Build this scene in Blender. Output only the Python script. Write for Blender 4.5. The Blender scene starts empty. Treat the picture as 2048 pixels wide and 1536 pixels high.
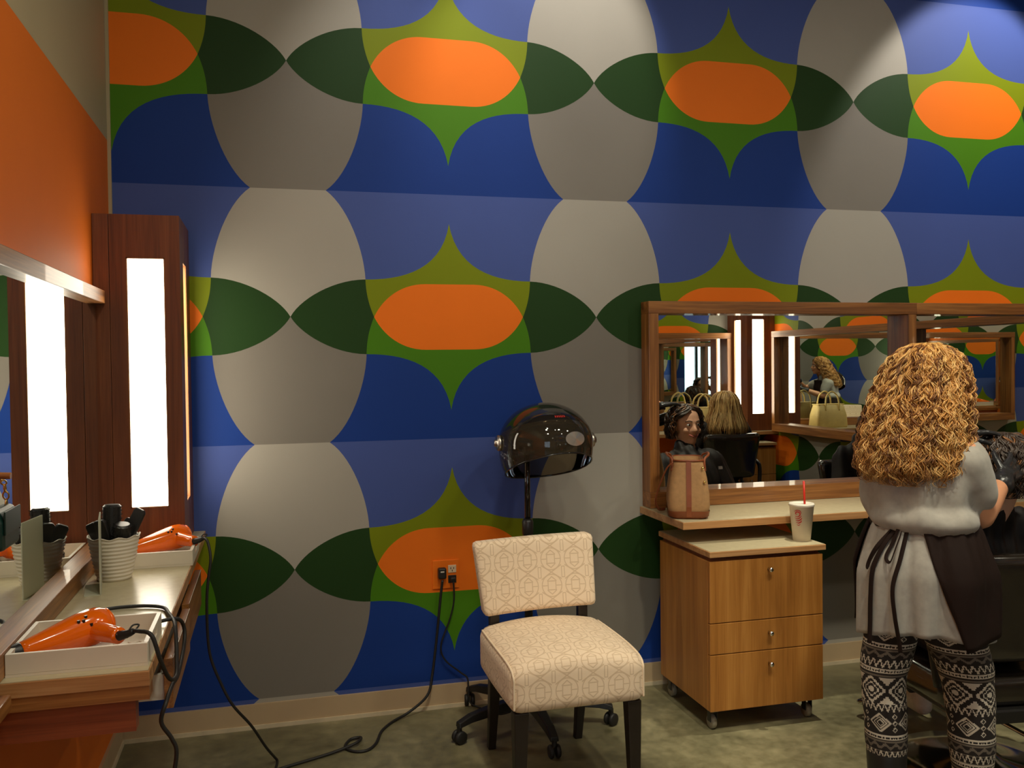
import bpy, bmesh, math, random
import numpy as np
from mathutils import Vector, Matrix, noise as mnoise
S = bpy.context.scene
COL = S.collection
PI = math.pi
rnd = random.Random(7)
def V(*a): return Vector(a)

# ------------------------------------------------------------------ camera
cam = bpy.data.cameras.new('camera'); cam.sensor_width = 36.0; cam.lens = 1800.0/2048.0*36.0
cam.clip_start = 0.02
CAM = bpy.data.objects.new('camera', cam); COL.objects.link(CAM)
_r = Vector((0.96606, -0.25807, -0.01166)); _u = Vector((0.0171, 0.01882, 0.99968)); _f = Vector((0.25777, 0.96594, -0.02259))
_m = Matrix(((_r.x, _u.x, -_f.x), (_r.y, _u.y, -_f.y), (_r.z, _u.z, -_f.z))).to_4x4()
_m.translation = Vector((-0.71359, -3.64887, 1.41927))
CAM.matrix_world = _m
S.camera = CAM

# ------------------------------------------------------------------ view, world, lights
S.view_settings.view_transform = 'Standard'
S.view_settings.look = 'None'
S.view_settings.gamma = 1.0
S.view_settings.use_curve_mapping = False
S.view_settings.exposure = 0.1
try:
    S.cycles.max_bounces = 8; S.cycles.glossy_bounces = 6; S.cycles.transmission_bounces = 4
    S.cycles.transparent_max_bounces = 8; S.cycles.diffuse_bounces = 3
    S.cycles.use_adaptive_sampling = True; S.cycles.adaptive_threshold = 0.05
    S.cycles.sample_clamp_indirect = 6.0; S.cycles.caustics_reflective = False; S.cycles.caustics_refractive = False
    S.cycles.blur_glossy = 0.3
except Exception:
    pass
W = bpy.data.worlds.new('daylight'); S.world = W; W.use_nodes = True
_bg = W.node_tree.nodes['Background']
_bg.inputs[0].default_value = (0.72, 0.86, 1.0, 1); _bg.inputs[1].default_value = 3.0

def area_light(name, loc, power, size, color, aim=None):
    l = bpy.data.lights.new(name, 'AREA'); l.shape = 'DISK'; l.size = size; l.energy = power; l.color = color
    o = bpy.data.objects.new(name, l); COL.objects.link(o); o.location = loc
    if aim is not None:
        d = Vector(aim) - Vector(loc); o.rotation_euler = d.to_track_quat('-Z', 'Y').to_euler()
    return o
def spot_light(name, loc, aim, power, ang, blend, color, rad=0.03):
    l = bpy.data.lights.new(name, 'SPOT'); l.energy = power; l.spot_size = math.radians(ang); l.spot_blend = blend
    l.color = color; l.shadow_soft_size = rad
    o = bpy.data.objects.new(name, l); COL.objects.link(o); o.location = loc
    d = Vector(aim) - Vector(loc); o.rotation_euler = d.to_track_quat('-Z', 'Y').to_euler()
    return o
WARM = (1.0, 0.93, 0.73)
WARM2 = (1.0, 0.94, 0.86)
# unseen ceiling disks added as ambient fill over the bay and rear room
for (x, y, p) in ((-0.3, -2.3, 14), (1.2, -2.4, 14), (2.6, -2.4, 14), (-0.4, -3.4, 10), (1.9, -3.5, 9), (0.2, -6.0, 20), (2.4, -6.0, 20)):
    area_light('added_fill', (x, y, 3.5), p, 0.22, WARM)
# narrow unseen spots from above on the waiting chair and on the cutting station
spot_light('unseen_spot', (-0.1, -2.0, 3.5), (0.22, -0.80, 0.45), 100, 34, 0.9, WARM, 0.06)
spot_light('unseen_spot', (0.75, -2.5, 3.5), (1.25, -1.0, 0.8), 120, 46, 0.9, WARM, 0.06)
spot_light('unseen_spot', (1.45, -0.70, 3.5), (1.46, -0.72, 0.8), 230, 34, 0.9, WARM, 0.05)  # added lamp, brightens the client's face, the cup and the cart top
# track heads washing the mural
spot_light('track_spot', (2.75, -0.75, 3.45), (2.55, 0.0, 2.55), 62, 62, 0.35, WARM2)
spot_light('track_spot', (0.55, -0.75, 3.45), (0.45, 0.0, 2.75), 36, 62, 0.55, WARM2)
spot_light('track_spot', (-0.2, -0.85, 3.45), (-0.15, 0.0, 2.4), 26, 60, 0.9, WARM2)

# ------------------------------------------------------------------ node helper and materials
class NT:
    def __init__(s, name):
        s.m = bpy.data.materials.new(name); s.m.use_nodes = True
        s.t = s.m.node_tree; s.n = s.t.nodes; s.b = s.n['Principled BSDF']
    def link(s, a, b): s.t.links.new(a, b)
    def math(s, op, a, b=None, c=None):
        q = s.n.new('ShaderNodeMath'); q.operation = op
        for i, x in enumerate((a, b, c)):
            if x is None: continue
            if isinstance(x, (int, float)): q.inputs[i].default_value = x
            else: s.link(x, q.inputs[i])
        return q.outputs[0]
    def coord(s, kind='Object'):
        return s.n.new('ShaderNodeTexCoord').outputs[kind]
    def mapping(s, vec, scale=(1, 1, 1), rot=(0, 0, 0), loc=(0, 0, 0)):
        q = s.n.new('ShaderNodeMapping'); s.link(vec, q.inputs['Vector'])
        q.inputs['Scale'].default_value = scale; q.inputs['Rotation'].default_value = rot; q.inputs['Location'].default_value = loc
        return q.outputs[0]
    def noise(s, vec, scale=5, detail=4, rough=0.55, dist=0.0):
        q = s.n.new('ShaderNodeTexNoise'); s.link(vec, q.inputs['Vector'])
        q.inputs['Scale'].default_value = scale; q.inputs['Detail'].default_value = detail
        q.inputs['Roughness'].default_value = rough; q.inputs['Distortion'].default_value = dist
        return q.outputs['Fac']
    def ramp(s, fac, stops):
        q = s.n.new('ShaderNodeValToRGB'); s.link(fac, q.inputs[0]); e = q.color_ramp.elements
        while len(e) < len(stops): e.new(0.5)
        for k, (p, c) in enumerate(stops): e[k].position = p; e[k].color = (*c, 1)
        return q.outputs[0]
    def mix(s, fac, a, b):
        q = s.n.new('ShaderNodeMix'); q.data_type = 'RGBA'
        if isinstance(fac, (int, float)): q.inputs[0].default_value = fac
        else: s.link(fac, q.inputs[0])
        for i, x in ((6, a), (7, b)):
            if isinstance(x, tuple): q.inputs[i].default_value = (*x, 1)
            else: s.link(x, q.inputs[i])
        return q.outputs[2]
    def bump(s, h, strength=0.2, dist=0.01):
        q = s.n.new('ShaderNodeBump'); q.inputs['Strength'].default_value = strength; q.inputs['Distance'].default_value = dist
        s.link(h, q.inputs['Height']); s.link(q.outputs[0], s.b.inputs['Normal'])
    def set(s, **k):
        for key, v in k.items():
            key = {'base': 'Base Color', 'rough': 'Roughness', 'metal': 'Metallic', 'spec': 'Specular IOR Level', 'trans': 'Transmission Weight',
                   'ior': 'IOR', 'coat': 'Coat Weight', 'emit': 'Emission Color', 'estr': 'Emission Strength', 'alpha': 'Alpha', 'sheen': 'Sheen Weight'}[key]
            if isinstance(v, tuple): s.b.inputs[key].default_value = (*v, 1)
            elif isinstance(v, (int, float)): s.b.inputs[key].default_value = v
            else: s.link(v, s.b.inputs[key])
        return s

def lin(r, g, b):
    return tuple(((c/255.0)/12.92 if c/255.0 <= 0.04045 else ((c/255.0+0.055)/1.055)**2.4) for c in (r, g, b))

M = {}
def plain(name, col, rough=0.5, metal=0.0, var=0.08, vscale=14, bump=0.0, bscale=120, **k):
    t = NT(name); c = t.coord('Object')
    n = t.noise(c, vscale, 3)
    d = tuple(x*(1-var) for x in col); l = tuple(min(1, x*(1+var)) for x in col)
    t.set(base=t.ramp(n, [(0.3, d), (0.7, l)]), rough=rough, metal=metal, **k)
    if bump: t.bump(t.noise(c, bscale, 2), bump, 0.004)
    M[name] = t.m
    return t.m
def wood(name, dark, mid, light, axis='z', rough=0.42, coat=0.15, freq=1.0):
    t = NT(name); c = t.coord('Object')
    sc = {'x': (1.2, 26, 26), 'y': (26, 1.2, 26), 'z': (26, 26, 1.2)}[axis]
    v = t.mapping(c, tuple(x*freq for x in sc))
    n1 = t.noise(v, 1.0, 5, 0.6, 0.7)
    sc2 = {'x': (5, 220, 220), 'y': (220, 5, 220), 'z': (220, 220, 5)}[axis]
    n2 = t.noise(t.mapping(c, sc2), 1.0, 2, 0.5)
    f = t.math('ADD', t.math('MULTIPLY', n1, 0.75), t.math('MULTIPLY', n2, 0.25))
    t.set(base=t.ramp(f, [(0.34, dark), (0.5, mid), (0.66, light)]), rough=rough, coat=coat)
    t.bump(n2, 0.08, 0.002)
    M[name] = t.m
    return t.m
def emitter(name, col, strength):
    t = NT(name); t.set(base=col, emit=col, estr=strength, rough=0.4); M[name] = t.m

OAK = (lin(88, 50, 20), lin(142, 90, 42), lin(182, 124, 64))
for ax in 'xyz':
    wood('oak_'+ax, *OAK, axis=ax)
    wood('walnut_'+ax, lin(86, 42, 18), lin(112, 58, 28), lin(132, 74, 38), axis=ax, rough=0.5, coat=0.08)
wood('cart_oak', lin(152, 96, 38), lin(176, 116, 50), lin(194, 134, 64), axis='z', rough=0.45, coat=0.1, freq=0.8)
wood('cart_edge', lin(158, 108, 62), lin(186, 136, 86), lin(205, 160, 110), axis='x', rough=0.45)
wood('red_oak', lin(110, 50, 24), lin(140, 68, 34), lin(160, 84, 44), axis='x', rough=0.5)
plain('laminate', lin(196, 184, 150), 0.26, var=0.05, vscale=40)
# mural paints
def paint(name, c): plain(name, c, 0.6, var=0.025, vscale=3, bump=0.05, bscale=260, spec=0.22)
paint('mural_grey_light', (0.413, 0.387, 0.329)); paint('mural_grey_dark', (0.221, 0.202, 0.172))
paint('mural_blue_light', (0.066, 0.106, 0.345)); paint('mural_blue_dark', (0.0085, 0.043, 0.25))
paint('mural_lime', (0.206, 0.257, 0.003)); paint('mural_green', (0.067, 0.215, 0.004)); paint('mural_forest', (0.0145, 0.050, 0.008))
paint('mural_orange', (0.93, 0.195, 0.010))
paint('wall_orange', (0.80, 0.18, 0.016)); paint('wall_beige', (0.46, 0.38, 0.23)); paint('wall_white', (0.5, 0.46, 0.38))
plain('baseboard_vinyl', lin(196, 170, 134), 0.45, var=0.05, vscale=4)
plain('baseboard_edge', lin(216, 200, 168), 0.5)
plain('ceiling_paint', lin(150, 142, 128), 0.9)
def concrete():
    t = NT('concrete'); c = t.coord('Object')
    a = t.noise(c, 2.2, 6, 0.65, 0.4); b = t.noise(c, 22, 4, 0.6)
    f = t.math('ADD', t.math('MULTIPLY', a, 0.7), t.math('MULTIPLY', b, 0.3))
    t.set(base=t.ramp(f, [(0.3, lin(70, 66, 46)), (0.5, lin(124, 118, 88)), (0.7, lin(166, 156, 120))]), rough=t.ramp(b, [(0.3, (0.28,)*3), (0.7, (0.5,)*3)]))
    t.bump(b, 0.05, 0.004); M['concrete'] = t.m
concrete()
def mirror():
    t = NT('mirror_glass'); t.set(base=(0.86, 0.89, 0.85), metal=1.0, rough=0.0); M['mirror_glass'] = t.m
mirror()
emitter('lamp_diffuser', (1.0, 0.90, 0.72), 9.0)
plain('black_gloss', (0.012, 0.011, 0.011), 0.10, var=0.02, coat=0.5)
plain('black_plastic', (0.014, 0.013, 0.012), 0.38, var=0.1)
plain('black_rubber', (0.012, 0.011, 0.010), 0.55, var=0.1)
plain('dark_legs', lin(34, 26, 20), 0.4, var=0.15)
plain('chrome', (0.75, 0.73, 0.68), 0.12, 1.0, var=0.03)
plain('steel', (0.55, 0.52, 0.46), 0.3, 1.0, var=0.05)
plain('gold', (0.75, 0.55, 0.2), 0.25, 1.0, var=0.05)
plain('white_plastic', lin(228, 222, 206), 0.35, var=0.03)
plain('white_lacquer', lin(226, 216, 198), 0.4, var=0.02)
plain('dryer_orange', lin(255, 112, 6), 0.14, var=0.03, coat=0.6)
plain('straw_red', lin(200, 40, 24), 0.35)
plain('logo_red', lin(190, 44, 36), 0.5)
plain('cup_white', lin(226, 214, 200), 0.5, var=0.03)
plain('canvas_tan', lin(176, 134, 88), 0.8, var=0.1, vscale=60, bump=0.15, bscale=500)
plain('leather_brown', lin(138, 72, 36), 0.45, var=0.12)
plain('bag_cream', lin(216, 190, 120), 0.5, var=0.08, vscale=20)
plain('bag_green', lin(14, 46, 40), 0.4, var=0.1)
plain('vinyl_black', lin(40, 34, 28), 0.22, var=0.15, coat=0.5, bump=0.25, bscale=22)
plain('cape_black', lin(27, 21, 18), 0.6, spec=0.25, var=0.2, vscale=9, bump=0.3, bscale=14)
plain('apron_brown', lin(33, 20, 15), 0.8, spec=0.2, var=0.18, vscale=8, bump=0.3, bscale=18)
plain('tee_grey', lin(168, 163, 153), 0.9, var=0.09, vscale=45, bump=0.25, bscale=30, sheen=0.2)
plain('skin', lin(222, 158, 118), 0.45, var=0.04)
plain('skin_fair', lin(226, 172, 140), 0.45, var=0.04)
plain('lip', lin(170, 84, 72), 0.4)
plain('eye_dark', lin(38, 26, 20), 0.15)
plain('eye_white', lin(225, 220, 212), 0.25)
plain('glove_black', (0.02, 0.02, 0.021), 0.3, var=0.15, bump=0.25, bscale=60)
plain('pants_black', (0.014, 0.013, 0.013), 0.8)
plain('boot_black', (0.016, 0.014, 0.013), 0.5)
plain('shoe_white', lin(232, 224, 208), 0.5, var=0.1, vscale=40)
plain('knit_dark', lin(34, 27, 24), 0.9, bump=0.2, bscale=400)
plain('knit_light', lin(206, 196, 178), 0.9, bump=0.2, bscale=400)
plain('knit_mid', lin(110, 100, 88), 0.9, bump=0.2, bscale=400)
plain('hair_dark', lin(58, 44, 34), 0.42, var=0.2)
plain('hair_root', lin(122, 76, 34), 0.5, var=0.2)
plain('hair_gold', lin(202, 146, 76), 0.42, var=0.2)
plain('hair_light', lin(226, 182, 112), 0.4, var=0.15)
plain('hair_blonde', lin(206, 170, 110), 0.38, var=0.2)
plain('hair_blonde_dark', lin(160, 120, 70), 0.4, var=0.2)
plain('foil', (0.7, 0.68, 0.62), 0.25, 1.0)
plain('label_silver', (0.6, 0.6, 0.56), 0.22, 0.8)
plain('outlet_ivory', lin(232, 206, 170), 0.4)
plain('caster_grey', lin(150, 142, 124), 0.3)
plain('window_frame', lin(60, 62, 62), 0.4)
def smoked():
    t = NT('smoked_visor'); n = t.n
    gl = n.new('ShaderNodeBsdfGlossy'); gl.inputs['Roughness'].default_value = 0.04; gl.inputs['Color'].default_value = (1, 1, 1, 1)
    tr = n.new('ShaderNodeBsdfTransparent'); tr.inputs['Color'].default_value = (0.46, 0.39, 0.29, 1)
    df = n.new('ShaderNodeBsdfDiffuse'); df.inputs['Color'].default_value = (0.10, 0.08, 0.055, 1)
    m0 = n.new('ShaderNodeMixShader'); m0.inputs[0].default_value = 0.25; t.link(tr.outputs[0], m0.inputs[1]); t.link(df.outputs[0], m0.inputs[2])
    fr = n.new('ShaderNodeFresnel'); fr.inputs['IOR'].default_value = 1.45
    mx = n.new('ShaderNodeMixShader'); t.link(fr.outputs[0], mx.inputs[0]); t.link(m0.outputs[0], mx.inputs[1]); t.link(gl.outputs[0], mx.inputs[2])
    t.link(mx.outputs[0], n['Material Output'].inputs['Surface']); M['smoked_visor'] = t.m
smoked()
def clear(name, tint, frost=0.0):
    t = NT(name); n = t.n
    gl = n.new('ShaderNodeBsdfGlossy'); gl.inputs['Roughness'].default_value = 0.05 + frost
    tr = n.new('ShaderNodeBsdfTransparent'); tr.inputs['Color'].default_value = (*tint, 1)
    fr = n.new('ShaderNodeFresnel'); fr.inputs['IOR'].default_value = 1.45
    mx = n.new('ShaderNodeMixShader'); t.link(fr.outputs[0], mx.inputs[0]); t.link(tr.outputs[0], mx.inputs[1]); t.link(gl.outputs[0], mx.inputs[2])
    t.link(mx.outputs[0], n['Material Output'].inputs['Surface']); M[name] = t.m
clear('clear_glass', (0.93, 0.95, 0.95))
def frosted():
    t = NT('frosted_acrylic'); n = t.n
    df = n.new('ShaderNodeBsdfDiffuse'); df.inputs['Color'].default_value = (*lin(238, 238, 222), 1)
    tl = n.new('ShaderNodeBsdfTranslucent'); tl.inputs['Color'].default_value = (*lin(238, 238, 222), 1)
    mx = n.new('ShaderNodeMixShader'); mx.inputs[0].default_value = 0.6
    t.link(df.outputs[0], mx.inputs[1]); t.link(tl.outputs[0], mx.inputs[2]); t.link(mx.outputs[0], n['Material Output'].inputs['Surface'])
    M['frosted_acrylic'] = t.m
frosted()
def lattice():
    t = NT('lattice_fabric'); uv = t.coord('UV')
    sp = t.n.new('ShaderNodeSeparateXYZ'); t.link(uv, sp.inputs[0])
    m = t.math
    U = m('DIVIDE', sp.outputs[0], 0.088); Vv = m('DIVIDE', sp.outputs[1], 0.094)
    fu = m('SUBTRACT', m('FRACT', U), 0.5); fv = m('SUBTRACT', m('FRACT', Vv), 0.5)     # circle centre at 0,0
    au = m('ABSOLUTE', fu); av = m('ABSOLUTE', fv)
    w = 0.021
    def near(d, val=0.0, wd=w): return m('LESS_THAN', m('ABSOLUTE', m('SUBTRACT', d, val)), wd)
    rad = m('SQRT', m('ADD', m('MULTIPLY', fu, fu), m('MULTIPLY', fv, fv)))
    circ = near(rad, 0.415)
    box = near(m('MAXIMUM', au, av), 0.165)
    spoke = m('MULTIPLY', near(av, 0.0, 0.018), m('MULTIPLY', m('GREATER_THAN', au, 0.165), m('LESS_THAN', au, 0.415)))
    roof = m('MULTIPLY', near(m('ADD', m('MULTIPLY', au, 0.8), av), 0.33, 0.026), m('MULTIPLY', m('LESS_THAN', au, 0.2), m('LESS_THAN', rad, 0.415)))
    diag = m('MULTIPLY', near(m('ADD', m('MULTIPLY', au, 0.62), av), 0.5, 0.026), m('MULTIPLY', m('GREATER_THAN', rad, 0.415), m('LESS_THAN', au, 0.43)))
    post = m('MULTIPLY', near(au, 0.44, 0.018), m('GREATER_THAN', av, 0.30))
    bar = m('MULTIPLY', near(av, 0.30, 0.018), m('GREATER_THAN', au, 0.43))
    tot = circ
    for x in (box, spoke, roof, diag, post, bar): tot = m('MAXIMUM', tot, x)
    c = t.coord('Object'); weave = t.noise(c, 700, 2)
    base = t.mix(m('MULTIPLY', tot, 0.8), lin(244, 220, 190), lin(214, 186, 152))
    t.set(base=base, rough=0.85, sheen=0.15); t.bump(weave, 0.15, 0.002); M['lattice_fabric'] = t.m
lattice()
plain('fabric_plain', lin(242, 220, 190), 0.85)

# ------------------------------------------------------------------ mesh builder
def wm(o):
    m = o.matrix_basis.copy()
    return wm(o.parent) @ m if o.parent else m
def smoothpath(pts, sub=6, closed=False):
    P = [Vector(p) for p in pts]; out = []; n = len(P)
    rng = range(n) if closed else range(n-1)
    for i in rng:
        p0 = P[(i-1) % n] if (closed or i > 0) else P[0]; p1 = P[i]; p2 = P[(i+1) % n]
        p3 = P[(i+2) % n] if (closed or i+2 < n) else P[-1]
        for k in range(sub):
            t = k/sub
            out.append(0.5*((2*p1) + (p2-p0)*t + (2*p0-5*p1+4*p2-p3)*t*t + (3*p1-p0-3*p2+p3)*t*t*t))
    if not closed: out.append(P[-1])
    return out
class MB:
    def __init__(s): s.v = []; s.f = []; s.mi = []; s.cur = 0
    def add(s, vs, fs):
        b = len(s.v); s.v += [Vector(x) for x in vs]
        for f in fs: s.f.append(tuple(b+i for i in f)); s.mi.append(s.cur)
        return s
    def box(s, lo, hi, mat=None):
        x0, y0, z0 = lo; x1, y1, z1 = hi
        vs = [V(x, y, z) for x in (x0, x1) for y in (y0, y1) for z in (z0, z1)]
        if mat: vs = [mat @ q for q in vs]
        return s.add(vs, [(0, 1, 3, 2), (4, 6, 7, 5), (0, 4, 5, 1), (2, 3, 7, 6), (0, 2, 6, 4), (1, 5, 7, 3)])
    def loft(s, rings, closed=True, cap=True):
        n = len(rings[0]); vs = [q for r in rings for q in r]; fs = []
        for i in range(len(rings)-1):
            for j in range(n if closed else n-1):
                k = (j+1) % n
                fs.append((i*n+j, i*n+k, (i+1)*n+k, (i+1)*n+j))
        if cap and closed:
            fs.append(tuple(range(n))[::-1]); fs.append(tuple((len(rings)-1)*n+j for j in range(n)))
        return s.add(vs, fs)
    def tube(s, pts, r, seg=8, cap=True, flat=1.0, up=None):
        P = [Vector(p) for p in pts]; n = len(P); rings = []
        R = r if isinstance(r, (list, tuple)) else [r]*n
        prev = None
        for i in range(n):
            d = (P[min(i+1, n-1)]-P[max(i-1, 0)])
            if d.length < 1e-9: d = V(0, 0, 1)
            d.normalize()
            if prev is None:
                a = Vector(up) if up is not None else (V(0, 0, 1) if abs(d.z) < 0.9 else V(1, 0, 0))
                a = (a - d*a.dot(d)).normalized()
            else:
                a = prev - d*prev.dot(d)
                a = a.normalized() if a.length > 1e-6 else d.orthogonal().normalized()
            prev = a; b = d.cross(a)
            rings.append([P[i] + (a*math.cos(2*PI*k/seg)*flat + b*math.sin(2*PI*k/seg))*R[i] for k in range(seg)])
        return s.loft(rings, True, cap)
    def cyl(s, p0, p1, r0, r1=None, seg=16): return s.tube([p0, p1], [r0, r0 if r1 is None else r1], seg)
    def lathe(s, prof, c=(0, 0, 0), seg=32, mat=None, cap=True, wob=None):
        c = Vector(c); rings = []
        for (r, z) in prof:
            ring = []
            for k in range(seg):
                a = 2*PI*k/seg; rr, zz = (wob(r, z, a) if wob else (r, z))
                q = V(rr*math.cos(a), rr*math.sin(a), zz)
                if mat: q = mat @ q
                ring.append(q + c)
            rings.append(ring)
        return s.loft(rings, True, cap)
    def ell(s, c, rad, seg=20, rings=12, mat=None):
        c = Vector(c)
        if isinstance(rad, (int, float)): rad = (rad,)*3
        vs = [V(0, 0, rad[2])]; fs = []
        for i in range(1, rings):
            t = PI*i/rings
            for j in range(seg):
                a = 2*PI*j/seg; vs.append(V(rad[0]*math.sin(t)*math.cos(a), rad[1]*math.sin(t)*math.sin(a), rad[2]*math.cos(t)))
        vs.append(V(0, 0, -rad[2])); L = len(vs)-1
        for j in range(seg):
            k = (j+1) % seg; fs.append((0, 1+j, 1+k)); fs.append((L, 1+(rings-2)*seg+k, 1+(rings-2)*seg+j))
        for i in range(rings-2):
            for j in range(seg):
                k = (j+1) % seg; a = 1+i*seg; b = a+seg; fs.append((a+j, b+j, b+k, a+k))
        return s.add([(mat @ q if mat else q)+c for q in vs], fs)
    def cap(s, p0, p1, r0, r1=None, seg=14):
        # tapered capsule
        r1 = r0 if r1 is None else r1; p0 = Vector(p0); p1 = Vector(p1); d = p1-p0; L = d.length
        d = d.normalized() if L > 1e-9 else V(0, 0, 1); a = d.orthogonal().normalized(); b = d.cross(a); rings = []
        def ring(c, r): rings.append([c + (a*math.cos(2*PI*k/seg)+b*math.sin(2*PI*k/seg))*r for k in range(seg)])
        for i in range(1, 6): t = -PI/2 + PI/2*i/5; ring(p0 + d*math.sin(t)*r0, max(1e-4, math.cos(t)*r0))
        for i in range(0, 5): t = PI/2*i/5; ring(p1 + d*math.sin(t)*r1, max(1e-4, math.cos(t)*r1))
        return s.loft(rings, True, True)
    def mesh(s, name, mats, inv=None, smooth=False):
        me = bpy.data.meshes.new(name)
        vs = [inv @ q for q in s.v] if inv is not None else s.v
        me.from_pydata([tuple(q) for q in vs], [], s.f)
        for m in (mats if isinstance(mats, (list, tuple)) else [mats]): me.materials.append(M[m])
        if any(s.mi): me.polygons.foreach_set('material_index', s.mi)
        if smooth: me.polygons.foreach_set('use_smooth', [True]*len(s.f))
        me.update()
        return me
    def build(s, name, mats, parent=None, smooth=False, bevel=0.0, seg=2, local=False, sub=0, fix=True):
        inv = wm(parent).inverted() if (parent is not None and not local) else None
        me = s.mesh(name, mats, inv, smooth)
        if fix:
            bm = bmesh.new(); bm.from_mesh(me); bmesh.ops.recalc_face_normals(bm, faces=bm.faces); bm.to_mesh(me); bm.free()
        o = bpy.data.objects.new(name, me); COL.objects.link(o)
        if parent is not None: o.parent = parent
        if bevel:
            b = o.modifiers.new('bevel', 'BEVEL'); b.width = bevel; b.segments = seg; b.limit_method = 'ANGLE'; b.angle_limit = 0.6
        if sub:
            q = o.modifiers.new('sub', 'SUBSURF'); q.levels = sub; q.render_levels = sub
        return o
def thing(name, label, cat, loc=(0, 0, 0), rz=0.0, group=None):
    o = bpy.data.objects.new(name, None); COL.objects.link(o); o.empty_display_size = 0.05
    o.location = loc; o.rotation_euler = (0, 0, rz); tag(o, label, cat, group)
    return o
def tag(o, label, cat, group=None):
    o['label'] = label; o['category'] = cat
    if group: o['group'] = group
    return o
def struct(o): o['kind'] = 'structure'; return o
def dup(o, loc=None, rz=None, label=None, parent=None):
    c = o.copy(); COL.objects.link(c)
    if parent is not None: c.parent = parent
    for ch in list(o.children): dup(ch, parent=c)
    if loc is not None: c.location = loc
    if rz is not None: c.rotation_euler = (0, 0, rz)
    if label: c['label'] = label
    return c
def blob(mb, name, mats, parent, voxel=0.01, smooth=6, pick=None, world=True):
    """union of the collected closed shapes as one continuous skin"""
    me = bpy.data.meshes.new('tmp'); me.from_pydata([tuple(q) for q in mb.v], [], mb.f); me.update()
    bm = bmesh.new(); bm.from_mesh(me); bmesh.ops.recalc_face_normals(bm, faces=bm.faces); bm.to_mesh(me); bm.free()
    o = bpy.data.objects.new('tmp', me); COL.objects.link(o)
    r = o.modifiers.new('r', 'REMESH'); r.mode = 'VOXEL'; r.voxel_size = voxel
    if smooth:
        q = o.modifiers.new('s', 'SMOOTH'); q.factor = 0.5; q.iterations = smooth
    dg = bpy.context.evaluated_depsgraph_get(); dg.update()
    res = bpy.data.meshes.new_from_object(o.evaluated_get(dg))
    bpy.data.objects.remove(o); bpy.data.meshes.remove(me)
    res.name = name; res.materials.clear()
    for m in mats: res.materials.append(M[m])
    if pick:
        for p in res.polygons: p.material_index = pick(p.center)
    res.polygons.foreach_set('use_smooth', [True]*len(res.polygons))
    if parent is not None and world: res.transform(wm(parent).inverted())
    ob = bpy.data.objects.new(name, res); COL.objects.link(ob)
    if parent is not None: ob.parent = parent
    return ob
# ------------------------------------------------------------------ room shell
XB, XC, YE, ZC, YR = -1.29, 3.683, -3.98, 3.6, -8.0
PP, QQ, ROW = 1.2768, 1.0, 1.614        # mural repeat, row centre height
def bez(a, b, c, d, n=14):
    out = []
    for i in range(n+1):
        t = i/n; q = 1-t
        out.append((q*q*q*a[0]+3*q*q*t*b[0]+3*q*t*t*c[0]+t*t*t*d[0], q*q*q*a[1]+3*q*q*t*b[1]+3*q*t*t*c[1]+t*t*t*d[1]))
    return out
def mural_quarter():
    h = PP/2; Bp = (0.3435, 0.15); T = (h, 0.0); Wp = (h-0.144, 0.5); X = (0.311, 0.0); tip = (0.0, 0.382)
    oval = bez(Wp, (0.41, 0.44), (0.348, 0.27), Bp)
    cross = bez(Bp, (0.342, 0.09), (0.33, 0.045), X)
    lens = bez(T, (0.60, 0.07), (0.47, 0.148), Bp)
    star = bez(Bp, (0.18, 0.15), (0.03, 0.20), tip)
    orng = bez(X, (0.275, 0.075), (0.20, 0.134), (0.10, 0.134)) + [(0.0, 0.134)]
    return [('blue', [(0, 0.5)] + oval + star[1:]),
            ('grey', oval + lens[::-1][1:] + [(h, 0.5)]),
            ('forest', lens + cross[1:]),
            ('lime', star[::-1] + cross[1:] + orng[1:]),
            ('orange', [(0, 0)] + orng)]
def clip(poly, lo, hi):
    def half(P, ins, cut):
        out = []
        for i in range(len(P)):
            a = P[i]; b = P[(i+1) % len(P)]
            if ins(a): out.append(a)
            if ins(a) != ins(b): out.append(cut(a, b))
        return out
    for ax in (0, 1):
        for lim, sg in ((lo[ax], 1), (hi[ax], -1)):
            if not poly: return poly
            poly = half(poly, lambda p: (p[ax]-lim)*sg >= 0, lambda a, b: (lambda t: (a[0]+(b[0]-a[0])*t, a[1]+(b[1]-a[1])*t))((lim-a[ax])/(b[ax]-a[ax])))
    out = []
    for p in poly:
        if not out or abs(p[0]-out[-1][0])+abs(p[1]-out[-1][1]) > 1e-6: out.append(p)
    return out
MUR = ['mural_grey_light', 'mural_grey_dark', 'mural_blue_light', 'mural_blue_dark', 'mural_lime', 'mural_green', 'mural_forest', 'mural_orange']
def mural(name, u0, lo, hi, place):
    """painted wall: every colour field is its own face; place(u, v) gives the point on the wall"""
    mb = MB(); qs = mural_quarter()
    k0 = int(math.floor((lo[0]-u0)/PP))-1; k1 = int(math.ceil((hi[0]-u0)/PP))+1
    for k in range(k0, k1+1):
        for row in range(-2, 3):
            for sx in (-1, 1):
                for sz in (-1, 1):
                    for nm, poly in qs:
                        P = [(u0+k*PP+sx*a, ROW+row*QQ+sz*b) for a, b in poly]
                        if sx*sz < 0: P = P[::-1]
                        P = clip(P, lo, hi)
                        if len(P) < 3: continue
                        mb.cur = {'blue': 2 if sz > 0 else 3, 'grey': 0 if sz > 0 else 1, 'forest': 6, 'lime': 4 if sz > 0 else 5, 'orange': 7}[nm]
                        mb.add([place(a, b) for a, b in P], [tuple(range(len(P)))])
    return struct(mb.build(name, MUR, fix=False))
mural('wall_back', 0.0, (XB, 0.0), (XC, ZC), lambda u, v: V(u, 0, v))
mural('wall_right', -3.586, (YE, 0.0), (0.0, ZC), lambda u, v: V(XC, u, v))
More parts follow.
